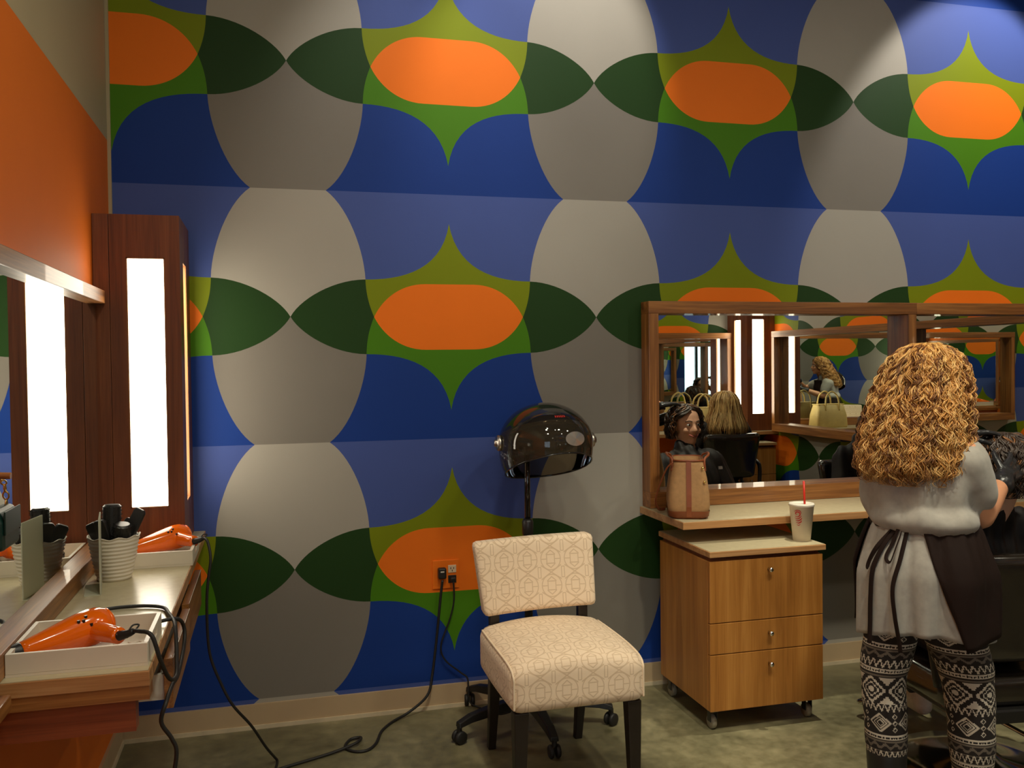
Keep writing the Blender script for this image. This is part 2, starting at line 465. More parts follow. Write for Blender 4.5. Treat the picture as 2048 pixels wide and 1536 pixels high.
mural('wall_front', 2.865, (0.55, 0.0), (XC, ZC), lambda u, v: V(u, YE, v))
o = MB().box((0.55, YE-0.12, 0), (XC, YE-0.004, ZC)).build('wall_partition', 'wall_white'); struct(o)
mb = MB()
YL, XL = -4.3, -4.6
mb.box((XB-0.1, YL, 0), (XB, 0, 2.267)); mb.cur = 1; mb.box((XB-0.1, YL, 2.267), (XB-0.0008, 0, ZC))
struct(mb.build('wall_left', ['wall_orange', 'wall_beige']))
struct(MB().box((XB, -0.012, 1.9), (XB+0.012, -0.0005, ZC)).build('trim_1', 'wall_beige'))
struct(MB().box((XC, YR, 0), (XC+0.1, YE-0.12, ZC)).build('wall_right_rear', 'wall_white'))
struct(MB().box((XL-0.1, YR, 0), (XL, YL, ZC)).build('wall_left_rear', 'wall_white'))
struct(MB().box((XL-0.1, YL, 0), (XB-0.1, YL+0.1, ZC)).build('wall_return', 'wall_white'))
struct(MB().box((XL-0.2, YR-0.2, -0.1), (XC+0.2, 0.2, 0)).build('floor', 'concrete'))
struct(MB().box((XL-0.2, YR-0.2, ZC), (XC+0.2, 0.2, ZC+0.1)).build('ceiling', 'ceiling_paint'))
# street wall with its shop window, far behind the camera
mb = MB()
WX0, WX1 = -3.4, -0.9
for lo, hi in (((XL, 0), (WX0, ZC)), ((WX1, 0), (XC, ZC)), ((WX0, 0), (WX1, 0.5)), ((WX0, 2.9), (WX1, ZC))):
    mb.box((lo[0], YR-0.15, lo[1]), (hi[0], YR, hi[1]))
struct(mb.build('wall_rear', 'wall_white'))
mb = MB()
for x in (WX0, -2.6, -1.75, WX1-0.05): mb.box((x, YR-0.09, 0.5), (x+0.05, YR-0.03, 2.9))
for z in (0.5, 2.2, 2.85): mb.box((WX0, YR-0.09, z), (WX1, YR-0.03, z+0.05))
win = struct(mb.build('window_1', 'window_frame'))
MB().box((WX0, YR-0.07, 0.5), (WX1, YR-0.062, 2.9)).build('pane', 'clear_glass', win)

def baseboard(name, a, b, n):
    a = Vector(a); b = Vector(b); n = Vector(n); mb = MB()
    def bx(t0, t1, z0, z1):
        q = [a, b, b+n*t1, a+n*t1]; vs = [V(p.x, p.y, z) for z in (z0, z1) for p in q]
        mb.add(vs, [(0, 1, 2, 3), (7, 6, 5, 4), (0, 4, 5, 1), (1, 5, 6, 2), (2, 6, 7, 3), (3, 7, 4, 0)])
    bx(0, 0.010, 0.0, 0.097); mb.cur = 1; bx(0, 0.016, 0.0, 0.016)
    return struct(mb.build(name, ['baseboard_vinyl', 'baseboard_edge']))
baseboard('baseboard_back', (XB, 0, 0), (XC, 0, 0), (0, -1, 0))
baseboard('baseboard_left', (XB, -0.02, 0), (XB, -4.25, 0), (1, 0, 0))
baseboard('baseboard_right', (XC, -0.02, 0), (XC, YE+0.02, 0), (-1, 0, 0))
baseboard('baseboard_front', (0.55, YE, 0), (XC-0.02, YE, 0), (0, 1, 0))

# ------------------------------------------------------------------ corner light towers
def tower(loc, rz, label):
    t = thing('light_tower', label, 'light tower', loc, rz, 'corner light towers')
    w, d, z0, z1, e = 0.278, 0.36, 0.791, 1.94, 0.022
    m = MB().box((0.001, -d+e, z0), (w-e, -0.001, z1)); m.build('body', 'walnut_z', t, local=True)
    MB().box((0.001, -d-0.0005, z0), (0.052, -d+e, z1)).build('filler_strip', 'walnut_z', t, local=True, bevel=0.0015)
    def panel(nm, a0, a1, l0, l1, f):
        mb = MB()
        for p, q in (((a0, z0), (l0, z1)), ((l1, z0), (a1, z1)), ((l0, z0), (l1, 0.94)), ((l0, 1.795), (l1, z1))):
            mb.box(*f(p, q, 0, e))
        mb.build(nm, 'walnut_z', t, local=True)
        lamp = MB().box(*f((l0, 0.94), (l1, 1.795), e-0.007, e-0.001)).build('lamp_panel', 'lamp_diffuser', t, local=True)
        mb = MB()
        for p, q in (((l0-0.0, 0.94), (l0+0.004, 1.795)), ((l1-0.004, 0.94), (l1, 1.795)), ((l0, 0.94), (l1, 0.944)), ((l0, 1.791), (l1, 1.795))):
            mb.box(*f(p, q, 0.001, e-0.006))
        mb.build('lamp_reveal', 'oak_z', t, local=True)
    panel('front_panel', 0.0535, w, 0.105, 0.229, lambda p, q, a, b: ((p[0], -d+a, p[1]), (q[0], -d+b, q[1])))
    panel('side_panel', -d+e, -0.001, -0.245, -0.121, lambda p, q, a, b: ((w-b, p[0], p[1]), (w-a, q[0], q[1])))
    return t
tower((XB, 0, 0), 0, 'tall walnut light tower in the corner beside the orange wall')
tower((XC, YE, 0), PI, 'tall walnut light tower seen in the mirror, in the far corner behind the blonde woman')

# ------------------------------------------------------------------ framed wall mirrors
def framed_mirror(loc, rz, label, width, depth, st0=0.046, st1=0.046, zr=(0.791, 0.86, 1.627, 1.68), extra=None):
    t = thing('wall_mirror', label, 'mirror', loc, rz, 'oak framed station mirrors')
    w = width; a, b, c, d = zr
    MB().box((0, -depth, c), (w, -0.001, d)).build('top_rail', 'oak_x', t, local=True, bevel=0.002)
    MB().box((0, -depth, a), (w, -0.001, b)).build('bottom_rail', 'oak_x', t, local=True, bevel=0.002)
    if st0: MB().box((0, -depth+0.001, b), (st0, -0.001, c)).build('stile', 'oak_z', t, local=True, bevel=0.002)
    if st1: MB().box((w-st1, -depth+0.001, b), (w, -0.001, c)).build('stile', 'oak_z', t, local=True, bevel=0.002)
    MB().box((st0, -0.010, b), (w-st1, -0.004, c)).build('mirror_glass', 'mirror_glass', t, local=True)
    return t
framed_mirror((0.845, 0, 0), 0, 'oak framed mirror on the mural above the tan handbag and the drawer cart', 1.345, 0.085)
framed_mirror((2.19, 0, 0), 0, 'oak framed mirror at the right edge, behind the curly-haired stylist', 1.20, 0.085, st0=0.0)
framed_mirror((XB, -1.70, 0), PI/2, 'oak framed mirror on the orange wall beside the light tower', 1.33, 0.04, st1=0.0, zr=(0.791, 0.845, 1.637, 1.68))
framed_mirror((XC, -1.75, 0), -PI/2, 'long oak framed mirror seen within the wall mirror, reflecting the hooded dryer', 1.79, 0.085)
framed_mirror((XC, -0.45, 0), -PI/2, 'oak framed mirror seen in the right-hand mirror, nearest the mural corner', 1.30, 0.085, st1=0.0)
framed_mirror((3.404, YE, 0), PI, 'oak framed mirror in front of the blonde woman, seen in the wall mirror', 1.30, 0.085)
framed_mirror((2.104, YE, 0), PI, 'oak framed mirror seen only in the right-hand mirror, reflecting an orange hair dryer', 1.35, 0.085, st0=0.0)

# ------------------------------------------------------------------ shelves and left worktop
def shelf(label, x0, x1, y0, y1, front):
    t = thing('shelf', label, 'shelf', (x0, y0, 0.76))
    MB().box((x0, y0, 0.760), (x1, y1, 0.7885)).build('shelf_board', 'cart_edge', t, bevel=0.0015)
    MB().box((x0+0.003, y0+0.003, 0.7886), (x1-0.003, y1-0.003, 0.790)).build('laminate_top', 'laminate', t)
    return t
shelf('long beige shelf with oak edge under the mural mirror', 0.832, 3.40, -0.43, -0.001, -1)
shelf('beige shelf under the mirror facing the blonde woman', 1.95, XC-0.001, YE+0.001, -3.56, 1)

t = thing('worktop_bench', 'beige topped worktop with two open drawers along the orange wall', 'worktop', (XB, -1.65, 0.6))
MB().box((XB+0.001, -1.655, 0.757), (-0.97, -0.004, 0.7885)).build('top_board', 'cart_edge', t, bevel=0.0015)
MB().box((XB+0.002, -1.652, 0.7886), (-0.973, -0.006, 0.790)).build('laminate_top', 'laminate', t)
MB().box((XB+0.001, -1.652, 0.728), (-0.9715, -1.60, 0.7568)).build('end_rail', 'oak_x', t)
MB().box((XB+0.001, -1.64, 0.66), (-1.0, -1.60, 0.7278)).build('end_panel', 'red_oak', t)
MB().box((XB+0.001, -1.60, 0.735), (-1.03, -0.05, 0.7568)).build('case', 'oak_y', t)
MB().box((XB+0.001, -0.99, 0.62), (-1.0, -0.96, 0.735)).build('divider', 'oak_y', t)
for (a, b, xo) in ((-1.43, -0.985, 0.0), (-0.93, -0.48, -0.006)):
    d = MB().box((-0.968+xo, a, 0.625), (-0.948+xo, b, 0.742)).build('drawer', 'oak_y', t, bevel=0.0015)
    d['label'] = 'pulled-out oak drawer front'
    MB().box((-1.20, a+0.02, 0.64), (-0.969+xo, a+0.032, 0.70)).build('drawer_side', 'white_plastic', d)
    MB().box((-1.20, b-0.032, 0.64), (-0.969+xo, b-0.02, 0.70)).build('drawer_side', 'white_plastic', d)
    MB().box((-1.20, a+0.032, 0.64), (-0.969+xo, b-0.032, 0.646)).build('drawer_bottom', 'white_plastic', d)
    MB().box((-0.9478+xo, a+0.002, 0.742), (-0.9468+xo, b-0.002, 0.7432)).build('edge_strip', 'white_plastic', d)
# corner of the next worktop, at the very left edge
t = thing('worktop_corner', 'oak corner of the neighbouring worktop at the bottom left edge', 'worktop', (XB, -2.6, 0.75))
MB().box((XB+0.001, -2.6, 0.752), (-1.218, -1.70, 0.782)).build('board', 'oak_y', t, bevel=0.002)

# ------------------------------------------------------------------ rolling drawer cart
def cart(loc, rz, label):
    # local origin: front left bottom on the floor, front faces -y
    t = thing('drawer_cart', label, 'drawer cart', loc, rz, 'three-drawer oak carts')
    w, d = 0.49, 0.45
    MB().box((0, 0.02, 0.085), (w, d, 0.660)).build('body', 'cart_oak', t, local=True, bevel=0.002)
    MB().box((0.012, 0.016, 0.660), (w-0.012, d-0.01, 0.677)).build('recess', 'walnut_x', t, local=True)
    MB().box((-0.004, -0.012, 0.677), (w+0.006, d+0.004, 0.6985)).build('top_board', 'cart_edge', t, local=True, bevel=0.0015)
    MB().box((0.0, -0.008, 0.6986), (w+0.002, d, 0.70)).build('laminate_top', 'laminate', t, local=True)
    for (z0, z1) in ((0.424, 0.660), (0.304, 0.421), (0.085, 0.301)):
        dr = MB().box((0.001, 0.0, z0), (w-0.001, 0.0192, z1)).build('drawer', 'cart_oak', t, local=True, bevel=0.002)
        zk = {0.424: 0.618, 0.304: 0.372, 0.085: 0.252}[z0]
        mb = MB(); R = Matrix.Rotation(PI/2, 4, 'X')
        mb.lathe([(0.0045, 0.0), (0.004, 0.012), (0.0085, 0.018), (0.0095, 0.022), (0.0085, 0.026), (0.001, 0.0275)], (0.25, 0.0, zk), 16, R)
        mb.build('knob', 'chrome', dr, smooth=True, local=True)
    for (x, y) in ((0.035, 0.045), (w-0.04, 0.045), (0.035, d-0.05), (w-0.04, d-0.05)):
        c = MB().box((x-0.016, y-0.016, 0.072), (x+0.016, y+0.016, 0.0848)).build('caster', 'steel', t, local=True, bevel=0.002)
        MB().box((x-0.015, y-0.006, 0.03), (x-0.012, y+0.022, 0.072)).build('fork', 'black_plastic', c, local=True, bevel=0.001)
        MB().box((x+0.012, y-0.006, 0.03), (x+0.015, y+0.022, 0.072)).build('fork', 'black_plastic', c, local=True, bevel=0.001)
        R = Matrix.Rotation(PI/2, 4, 'Y')
        MB().lathe([(0.004, -0.0105), (0.024, -0.0105), (0.0275, -0.006), (0.0275, 0.006), (0.024, 0.0105), (0.004, 0.0105)], (x, y+0.012, 0.0277), 24, R).build('wheel', 'caster_grey', c, local=True, smooth=True)
    return t
cart((0.874, -0.565, 0), 0, 'oak three-drawer cart on casters under the mural mirror, holding the paper cup')
cart((3.565, -3.415, 0), PI, 'oak three-drawer cart seen in the mirror behind the blonde woman')

# ------------------------------------------------------------------ upholstered chair
def cushion_uv(o, mode):
    me = o.data; uv = me.uv_layers.new(name='UVMap')
    for p in me.polygons:
        n = p.normal
        for li in p.loop_indices:
            q = me.vertices[me.loops[li].vertex_index].co
            if mode == 'seat':
                uv.data[li].uv = (q.y+0.02, q.z) if abs(n.x) > 0.75 else (q.x, q.y+q.z)
            else:
                uv.data[li].uv = (q.y, q.z) if abs(n.x) > 0.75 else (q.x, q.z)
def pad(nx, ny, nz, lo, hi, rad, f=None):
    """rounded cushion block: a subdivided box pulled in at edges"""
    mb = MB(); idx = {}
    def vert(i, j, k):
        key = (i, j, k)
        if key in idx: return idx[key]
        p = [lo[a]+(hi[a]-lo[a])*(c/n) for a, (c, n) in enumerate(((i, nx), (j, ny), (k, nz)))]
        # round the edges: clamp to inner box and push out by rad
        inner = [min(max(p[a], lo[a]+rad), hi[a]-rad) for a in range(3)]
        d = Vector(p)-Vector(inner)
        q = Vector(inner) + (d.normalized()*min(rad, d.length*1.0) if d.length > 1e-9 else d)
        if d.length > rad: q = Vector(inner)+d.normalized()*rad
        if f: q = f(q)
        idx[key] = len(mb.v); mb.v.append(q); return idx[key]
    def quad(a, b, c, d): mb.f.append((a, b, c, d)); mb.mi.append(0)
    for i in range(nx):
        for j in range(ny):
            for k in (0, nz): quad(vert(i, j, k), vert(i+1, j, k), vert(i+1, j+1, k), vert(i, j+1, k))
    for i in range(nx):
        for k in range(nz):
            for j in (0, ny): quad(vert(i, j, k), vert(i+1, j, k), vert(i+1, j, k+1), vert(i, j, k+1))
    for j in range(ny):
        for k in range(nz):
            for i in (0, nx): quad(vert(i, j, k), vert(i, j+1, k), vert(i, j+1, k+1), vert(i, j, k+1))
    return mb
t = thing('accent_chair', 'armless chair in cream lattice-print fabric with dark wooden legs', 'chair', (0.215, -0.72, 0))
def crown(q):
    # local: x -0.23..0.23, y -0.25..0.22, z 0.33..0.47
    x, y = q.x/0.23, (q.y+0.015)/0.235
    if q.z > 0.41: q = V(q.x, q.y, q.z + 0.040*(1-x*x)*(1-0.35*y*y) - 0.016*max(0, -y)**3)
    bulge = 1+0.022*(1-y*y)
    return V(q.x*bulge, q.y, q.z)
mb = pad(26, 26, 10, (-0.224, -0.245, 0.318), (0.228, 0.225, 0.472), 0.034, crown)
seat = mb.build('seat', 'lattice_fabric', t, smooth=True, local=True); cushion_uv(seat, 'seat')
for sx in (-1, 1):
    xe = 0.228-0.0085 if sx > 0 else -0.224+0.0085
    pts = [V(xe, -0.2365, z) for z in (0.335, 0.36, 0.40, 0.43)] + [crown(V(xe, y, z)) for y, z in ((-0.230, 0.451), (-0.218, 0.459), (-0.18, 0.4635), (-0.1, 0.4635), (0.0, 0.4635), (0.1, 0.4635), (0.19, 0.4635))]
    MB().tube(smoothpath(pts, 5), 0.0038, 8).build('piping', 'fabric_plain', seat, local=True, smooth=True)
def lean(q):
    # backrest block leaning back, hourglass sides and slight hollow
    zz = (q.z-0.655)/0.128
    x = q.x*(1.0+0.035*zz) - 0.006*zz + (-0.012)
    y = q.y + 0.16*(q.z-0.53) + 0.02*(q.x/0.22)**2*-1
    return V(x, y, q.z + 0.006*(q.x/0.22))
mb = pad(26, 6, 16, (-0.215, 0.172, 0.527), (0.219, 0.238, 0.783), 0.016, lean)
back = mb.build('backrest', 'lattice_fabric', t, smooth=True, local=True); cushion_uv(back, 'back')
for sx in (-1, 1):
    x = 0.168*sx
    MB().box((x-0.018, 0.20, 0.30), (x+0.018, 0.228, 0.56)).build('back_post', 'dark_legs', t, local=True, bevel=0.003)
    m = MB().loft([[V(x+a*s+sx*0.0, 0.262+b*s+dy, z) for a, b in ((-1, -1), (1, -1), (1, 1), (-1, 1))] for z, s, dy in ((0.0, 0.014, 0.015), (0.32, 0.021, -0.055))])
    m.build('leg', 'dark_legs', t, local=True, bevel=0.003)
    xf = 0.190*sx+0.002
    m = MB().loft([[V(xf+a*s+sx*0.006*(1-z/0.32), -0.205+b*s, z) for a, b in ((-1, -1), (1, -1), (1, 1), (-1, 1))] for z, s in ((0.0, 0.016), (0.32, 0.024))])
    m.build('leg', 'dark_legs', t, local=True, bevel=0.003)

# ------------------------------------------------------------------ hooded hair dryer on a rolling stand
t = thing('hooded_dryer', 'black hooded salon dryer with smoked visor on a rolling five-leg stand', 'hair dryer', (0.245, -0.27, 0))
hc = V(0.068, -0.03, 1.11); rx, ry, rzv = 0.183, 0.19, 0.157
def shell(th, ph, k=1.0):
    e = V(math.sin(ph)*math.cos(th)*rx*k, math.sin(ph)*math.sin(th)*ry*k, math.cos(ph)*rzv*k)
    if ph > PI/2:
        w_ = math.cos(0.58*(ph-PI/2)); e = V(w_*math.cos(th)*rx*k, w_*math.sin(th)*ry*k, e.z)
    return hc + e
def phd(th): return math.radians(78) - math.radians(24)*math.sin(-th)*1.0*(1 if math.sin(-th) > 0 else 1.3)      # dome rim, high at the front (-y)
def phv(th): return math.radians(131-32*math.sin(-th)-5*math.cos(th))
NT_, NPH = 48, 18
rings = [[shell(2*PI*j/NT_, max(0.02, phd(2*PI*j/NT_)*i/NPH)) for j in range(NT_)] for i in range(NPH+1)]
inner = [[shell(2*PI*j/NT_, max(0.02, (phd(2*PI*j/NT_)+0.05)*i/NPH), 0.955) for j in range(NT_)] for i in range(NPH, -1, -1)]
MB().loft(rings+inner).build('hood_dome', 'black_gloss', t, smooth=True, local=True)
vis = [[shell(2*PI*j/NT_, phd(2*PI*j/NT_)-0.06+(phv(2*PI*j/NT_)-phd(2*PI*j/NT_)+0.06)*i/14, 1.006) for j in range(NT_)] for i in range(15)]
vin = [[shell(2*PI*j/NT_, phd(2*PI*j/NT_)-0.06+(phv(2*PI*j/NT_)-phd(2*PI*j/NT_)+0.06)*i/14, 0.99) for j in range(NT_)] for i in range(14, -1, -1)]
MB().loft(vis, cap=False).build('visor', 'smoked_visor', t, smooth=True, local=True)
rim = [shell(2*PI*j/NT_, phv(2*PI*j/NT_), 1.004) for j in range(NT_+1)]
MB().tube(rim, 0.0035, 6).build('visor_rim', 'black_gloss', t, smooth=True, local=True)
# inner drum with its dark opening
MB().ell(hc+V(0.0, 0.015, 0.03), (0.145, 0.145, 0.082), 28, 16).build('inner_drum', 'black_plastic', t, smooth=True, local=True)
R = Matrix.Rotation(-PI/2, 4, 'Y')
for sx, nm in ((-1, 'pivot_knob'), (1, 'pivot_knob')):
    mb = MB(); mb.lathe([(0.030, -0.004), (0.031, 0.008), (0.026, 0.013), (0.014, 0.014), (0.013, 0.022), (0.001, 0.023)], hc+V(sx*(rx+0.001), 0.0, 0.005), 24, Matrix.Rotation(sx*PI/2, 4, 'Y'))
    mb.build(nm, 'steel', t, smooth=True, local=True)
# oval silver plate on the visor front and red lettering on the dome
def patch(nm, mat, cth, cph, wth, hph, k, oval=True, n=20):
    vs = [shell(cth, cph, k)]; fs = []
    for i in range(n):
        a = 2*PI*i/n
        dx, dy = (math.cos(a), math.sin(a))
        if not oval: s_ = 1/max(abs(dx), abs(dy)); dx *= s_; dy *= s_
        vs.append(shell(cth+dx*wth, cph+dy*hph, k))
    for i in range(n): fs.append((0, 1+i, 1+(i+1) % n))
    vs2 = [hc + (q-hc)*0.992 for q in vs]; m = len(vs)
    for i in range(n): fs.append((1+i, m+1+i, m+1+(i+1) % n, 1+(i+1) % n))
    MB().add(vs+vs2, fs).build(nm, mat, t, smooth=False, local=True)
patch('silver_plate', 'label_silver', -PI/2+0.36, math.radians(80), 0.25, 0.17, 1.016)
for i in range(6):
    patch('red_letter', 'logo_red', -PI/2-0.02+0.055*i, math.radians(46), 0.016, 0.028, 1.006, oval=False, n=8)
# pole, collar and base
MB().cyl((0, 0, 0.10), (0, 0, 0.80), 0.016, 0.016, 20).build('lower_pole', 'black_plastic', t, smooth=True, local=True)
MB().cyl((0, 0, 0.74), (0, 0, 1.14), 0.0115, 0.0115, 20).build('upper_pole', 'black_gloss', t, smooth=True, local=True)
MB().lathe([(0.018, 0.745), (0.022, 0.755), (0.022, 0.80), (0.016, 0.812)], (0, 0, 0), 24).build('height_collar', 'black_plastic', t, smooth=True, local=True)
MB().tube(smoothpath([(0, 0, 1.10), (0.01, 0.01, 1.16), (0.03, 0.02, 1.20)], 5), 0.014, 12).build('neck', 'black_plastic', t, smooth=True, local=True)
MB().lathe([(0.05, 0.085), (0.055, 0.10), (0.045, 0.125), (0.022, 0.14)], (0, 0, 0), 24).build('hub', 'black_plastic', t, smooth=True, local=True)
for k in range(5):
    a = -PI/2+2*PI*k/5; d = V(math.cos(a), math.sin(a), 0); n = V(-d.y, d.x, 0)
    rings = []
    for s_, z, hw, hh in ((0.03, 0.10, 0.028, 0.020), (0.15, 0.098, 0.024, 0.018), (0.27, 0.086, 0.019, 0.014), (0.325, 0.070, 0.017, 0.010)):
        c = d*s_+V(0, 0, z); rings.append([c-n*hw-V(0, 0, hh), c+n*hw-V(0, 0, hh), c+n*hw*0.8+V(0, 0, hh), c-n*hw*0.8+V(0, 0, hh)])
    lg = MB().loft(rings).build('base_leg', 'black_plastic', t, local=True, bevel=0.004)
    c = d*0.318
    cs = MB().cyl(c+V(0, 0, 0.045), c+V(0, 0, 0.066), 0.010).build('caster', 'black_plastic', lg, local=True)
    ax = Matrix.Rotation(a+0.8*k, 4, 'Z') @ Matrix.Rotation(PI/2, 4, 'X')
    mb = MB()
    for off in (-0.013, 0.013):
        mb.lathe([(0.004, -0.008), (0.020, -0.008), (0.0245, -0.004), (0.0245, 0.004), (0.020, 0.008), (0.004, 0.008)], c+V(0, 0, 0.0247)+(ax @ V(0, 0, off)), 20, ax)
    mb.build('wheel', 'black_rubber', cs, local=True, smooth=True)

# ------------------------------------------------------------------ outlet, plugs and cords
t = thing('wall_outlet', 'orange painted two-gang wall outlet plate on the mural', 'outlet', (-0.033, 0, 0.553))
MB().box((-0.089, -0.006, 0.494), (0.023, -0.0005, 0.613)).build('plate', 'mural_orange', t, bevel=0.003)
for zc in (0.575, 0.533):
    MB().box((-0.024, -0.009, zc-0.016), (0.010, -0.0062, zc+0.016)).build('receptacle', 'outlet_ivory' if zc > 0.55 else 'black_plastic', t, bevel=0.003)
for xx, zz in ((-0.013, 0.578), (-0.001, 0.578), (-0.007, 0.568)):
    MB().box((xx-0.0015, -0.0094, zz-0.004), (xx+0.0015, -0.0091, zz+0.004)).build('slot', 'black_plastic', t)
def cord(label, pts, r=0.0045, sub=7, name='power_cord', mat='black_rubber', plug=None):
    o = MB().tube(smoothpath(pts, sub), r, 8).build(name, mat, smooth=True)
    return tag(o, label, 'cord')
c1 = cord('thick black cord from the wall outlet curling across the floor', [(-0.052, -0.03, 0.535), (-0.06, -0.026, 0.47), (-0.078, -0.022, 0.30), (-0.10, -0.03, 0.15), (-0.125, -0.05, 0.075), (-0.20, -0.06, 0.02), (-0.27, -0.10, 0.005), (-0.325, -0.18, 0.005), (-0.36, -0.29, 0.005), (-0.40, -0.343, 0.005), (-0.445, -0.338, 0.005), (-0.474, -0.294, 0.006), (-0.451, -0.236, 0.008), (-0.412, -0.236, 0.012), (-0.425, -0.282, 0.016), (-0.476, -0.31, 0.010), (-0.56, -0.345, 0.005), (-0.683, -0.397, 0.005), (-0.80, -0.45, 0.005)], 0.0055)
pl = MB().box((-0.069, -0.034, 0.540), (-0.035, -0.0065, 0.585)).build('plug', 'black_plastic', c1, bevel=0.006)
MB().box((-0.060, -0.0346, 0.568), (-0.045, -0.0342, 0.573)).build('print_mark', 'white_plastic', pl)
c2 = cord('thin black cord from the wall outlet to the hooded dryer stand', [(-0.007, -0.03, 0.527), (-0.004, -0.024, 0.45), (-0.022, -0.02, 0.37), (-0.060, -0.02, 0.267), (-0.044, -0.02, 0.203), (0.02, -0.02, 0.145), (0.049, -0.025, 0.115), (0.052, -0.04, 0.03), (0.09, -0.07, 0.008), (0.15, -0.16, 0.008), (0.22, -0.22, 0.05)], 0.0035)
MB().box((-0.018, -0.034, 0.524), (0.004, -0.0094, 0.544)).build('plug', 'black_plastic', c2, bevel=0.005)
# ------------------------------------------------------------------ things on the left worktop
ZT = 0.7902
def tray(loc, label):
    t = thing('tray', label, 'tray', loc, 0, 'white slotted trays')
    w, d, h, e = 0.272, 0.25, 0.048, 0.009
    MB().box((0, 0, 0), (w, d, 0.006)).build('tray_bottom', 'white_lacquer', t, local=True)
    MB().box((0, 0, 0.006), (w, e, h)).build('side', 'white_lacquer', t, local=True, bevel=0.001)
    MB().box((0, d-e, 0.006), (w, d, h)).build('side', 'white_lacquer', t, local=True, bevel=0.001)
    for x in (0, w-e):
        mb = MB()
        for (a, b, z0, z1) in ((e, 0.085, 0.006, h), (0.165, d-e, 0.006, h), (0.085, 0.165, 0.006, 0.020), (0.085, 0.165, 0.037, h)):
            mb.box((x, a, z0), (x+e, b, z1))
        mb.build('slotted_end', 'white_lacquer', t, local=True)
    for k in range(4):
        for xx in (0.045, 0.21):
            pts = [(xx-0.03+0.006*i, 0.05+0.035*k+0.006*math.sin(i*1.6), 0.0066) for i in range(11)]
            MB().tube(smoothpath(pts, 3), 0.0022, 6).build('raised_scroll', 'white_lacquer', t, local=True, smooth=True)
    return t
tray((-1.249, -1.622, ZT), 'white wooden tray with slotted ends at the near end of the worktop')
tray((-1.238, -0.635, ZT), 'white wooden tray with slotted ends by the light tower, beside the brush pot')
def hand_dryer(loc, rz, label, cordpts, tilt=0.0):
    t = thing('hair_dryer', label, 'hair dryer', loc, rz, 'orange hand-held hair dryers')
    R = Matrix.Rotation(PI/2, 4, 'Y') @ Matrix.Identity(4)
    T = Matrix.Rotation(tilt, 4, 'Y')
    R = T @ R
    MB().lathe([(0.004, -0.072), (0.019, -0.070), (0.021, -0.05), (0.026, -0.02), (0.033, 0.02), (0.0385, 0.055), (0.041, 0.08), (0.040, 0.10), (0.034, 0.116), (0.024, 0.126), (0.006, 0.129)], (0, 0, 0), 32, R).build('barrel', 'dryer_orange', t, smooth=True, local=True)
    MB().lathe([(0.003, -0.108), (0.012, -0.107), (0.014, -0.09), (0.0205, -0.066), (0.019, -0.062)], (0, 0, 0), 24, R, wob=lambda r, z, a: (r*(1+0.35*abs(math.cos(a))*max(0, (-z-0.07)/0.04)), z)).build('nozzle', 'black_plastic', t, smooth=True, local=True)
    MB().lathe([(0.030, 0.119), (0.031, 0.124), (0.020, 0.132), (0.004, 0.134)], (0, 0, 0), 24, R).build('rear_grille', 'dryer_orange', t, smooth=True, local=True)
    h = [T @ V(0.078, -0.005, 0), T @ V(0.088, -0.045, -0.004), T @ V(0.096, -0.075, -0.006), T @ V(0.100, -0.100, -0.006)]
    MB().tube(smoothpath(h, 5), [0.024, 0.0235, 0.023, 0.0225, 0.022, 0.0215, 0.021, 0.0205, 0.02, 0.0195, 0.019, 0.0188, 0.0186, 0.0184, 0.018, 0.0175], 18).build('handle', 'dryer_orange', t, smooth=True, local=True)
    for (x, y) in ((0.05, -0.012), (0.072, -0.022), (0.060, -0.014), (0.068, -0.008)):
        y -= 0.014; z = math.sqrt(max(0, 0.0395**2-y*y)) - (0.055-x)*0.06
        MB().cyl(T @ V(x, y, z-0.003), T @ V(x, y, z+0.003), 0.0032 if y != -0.012 else 0.005, None, 12).build('button', 'black_plastic', t, local=True)
    MB().tube(smoothpath([T @ V(0.100, -0.100, -0.006), T @ V(0.108, -0.118, -0.002), T @ V(0.118, -0.132, 0.004)], 5), [0.011, 0.0105, 0.010, 0.010, 0.009, 0.009, 0.008, 0.008, 0.0075, 0.007, 0.0065], 12).build('strain_relief', 'black_rubber', t, smooth=True, local=True)
    MB().tube(smoothpath([T @ V(0.112, -0.126, 0.008), T @ V(0.124, -0.120, 0.013), T @ V(0.136, -0.122, 0.010), T @ V(0.126, -0.128, 0.005)], 4), 0.002, 6).build('hang_loop', 'black_rubber', t, smooth=True, local=True)
    MB().tube(smoothpath(cordpts, 6), 0.0047, 8).build('cord', 'black_rubber', t, smooth=True)
    return t
hand_dryer((-1.182, -1.524, 0.8325), math.radians(34), 'glossy orange hair dryer in the near white tray',
    [(-1.012, -1.566, 0.850), (-1.000, -1.580, 0.853), (-0.972, -1.596, 0.846), (-0.955, -1.595, 0.79), (-0.942, -1.56, 0.738), (-0.934, -1.50, 0.722), (-0.938, -1.44, 0.745), (-0.945, -1.38, 0.785), (-0.953, -1.33, 0.800), (-0.975, -1.24, 0.799), (-1.00, -1.16, 0.796), (-1.06, -1.13, 0.796), (-1.13, -1.135, 0.796), (-1.19, -1.18, 0.796), (-1.20, -1.24, 0.796), (-1.15, -1.30, 0.796), (-1.03, -1.32, 0.796), (-0.955, -1.30, 0.800), (-0.937, -1.27, 0.770), (-0.935, -1.30, 0.73), (-0.938, -1.42, 0.70), (-0.94, -1.52, 0.71), (-0.945, -1.60, 0.70), (-0.955, -1.605, 0.66), (-0.935, -1.60, 0.62), (-0.926, -1.60, 0.585), (-0.94, -1.60, 0.50), (-0.96, -1.60, 0.35), (-1.0, -1.58, 0.12), (-1.04, -1.5, 0.006), (-1.2, -1.4, 0.006)], tilt=math.radians(-7))
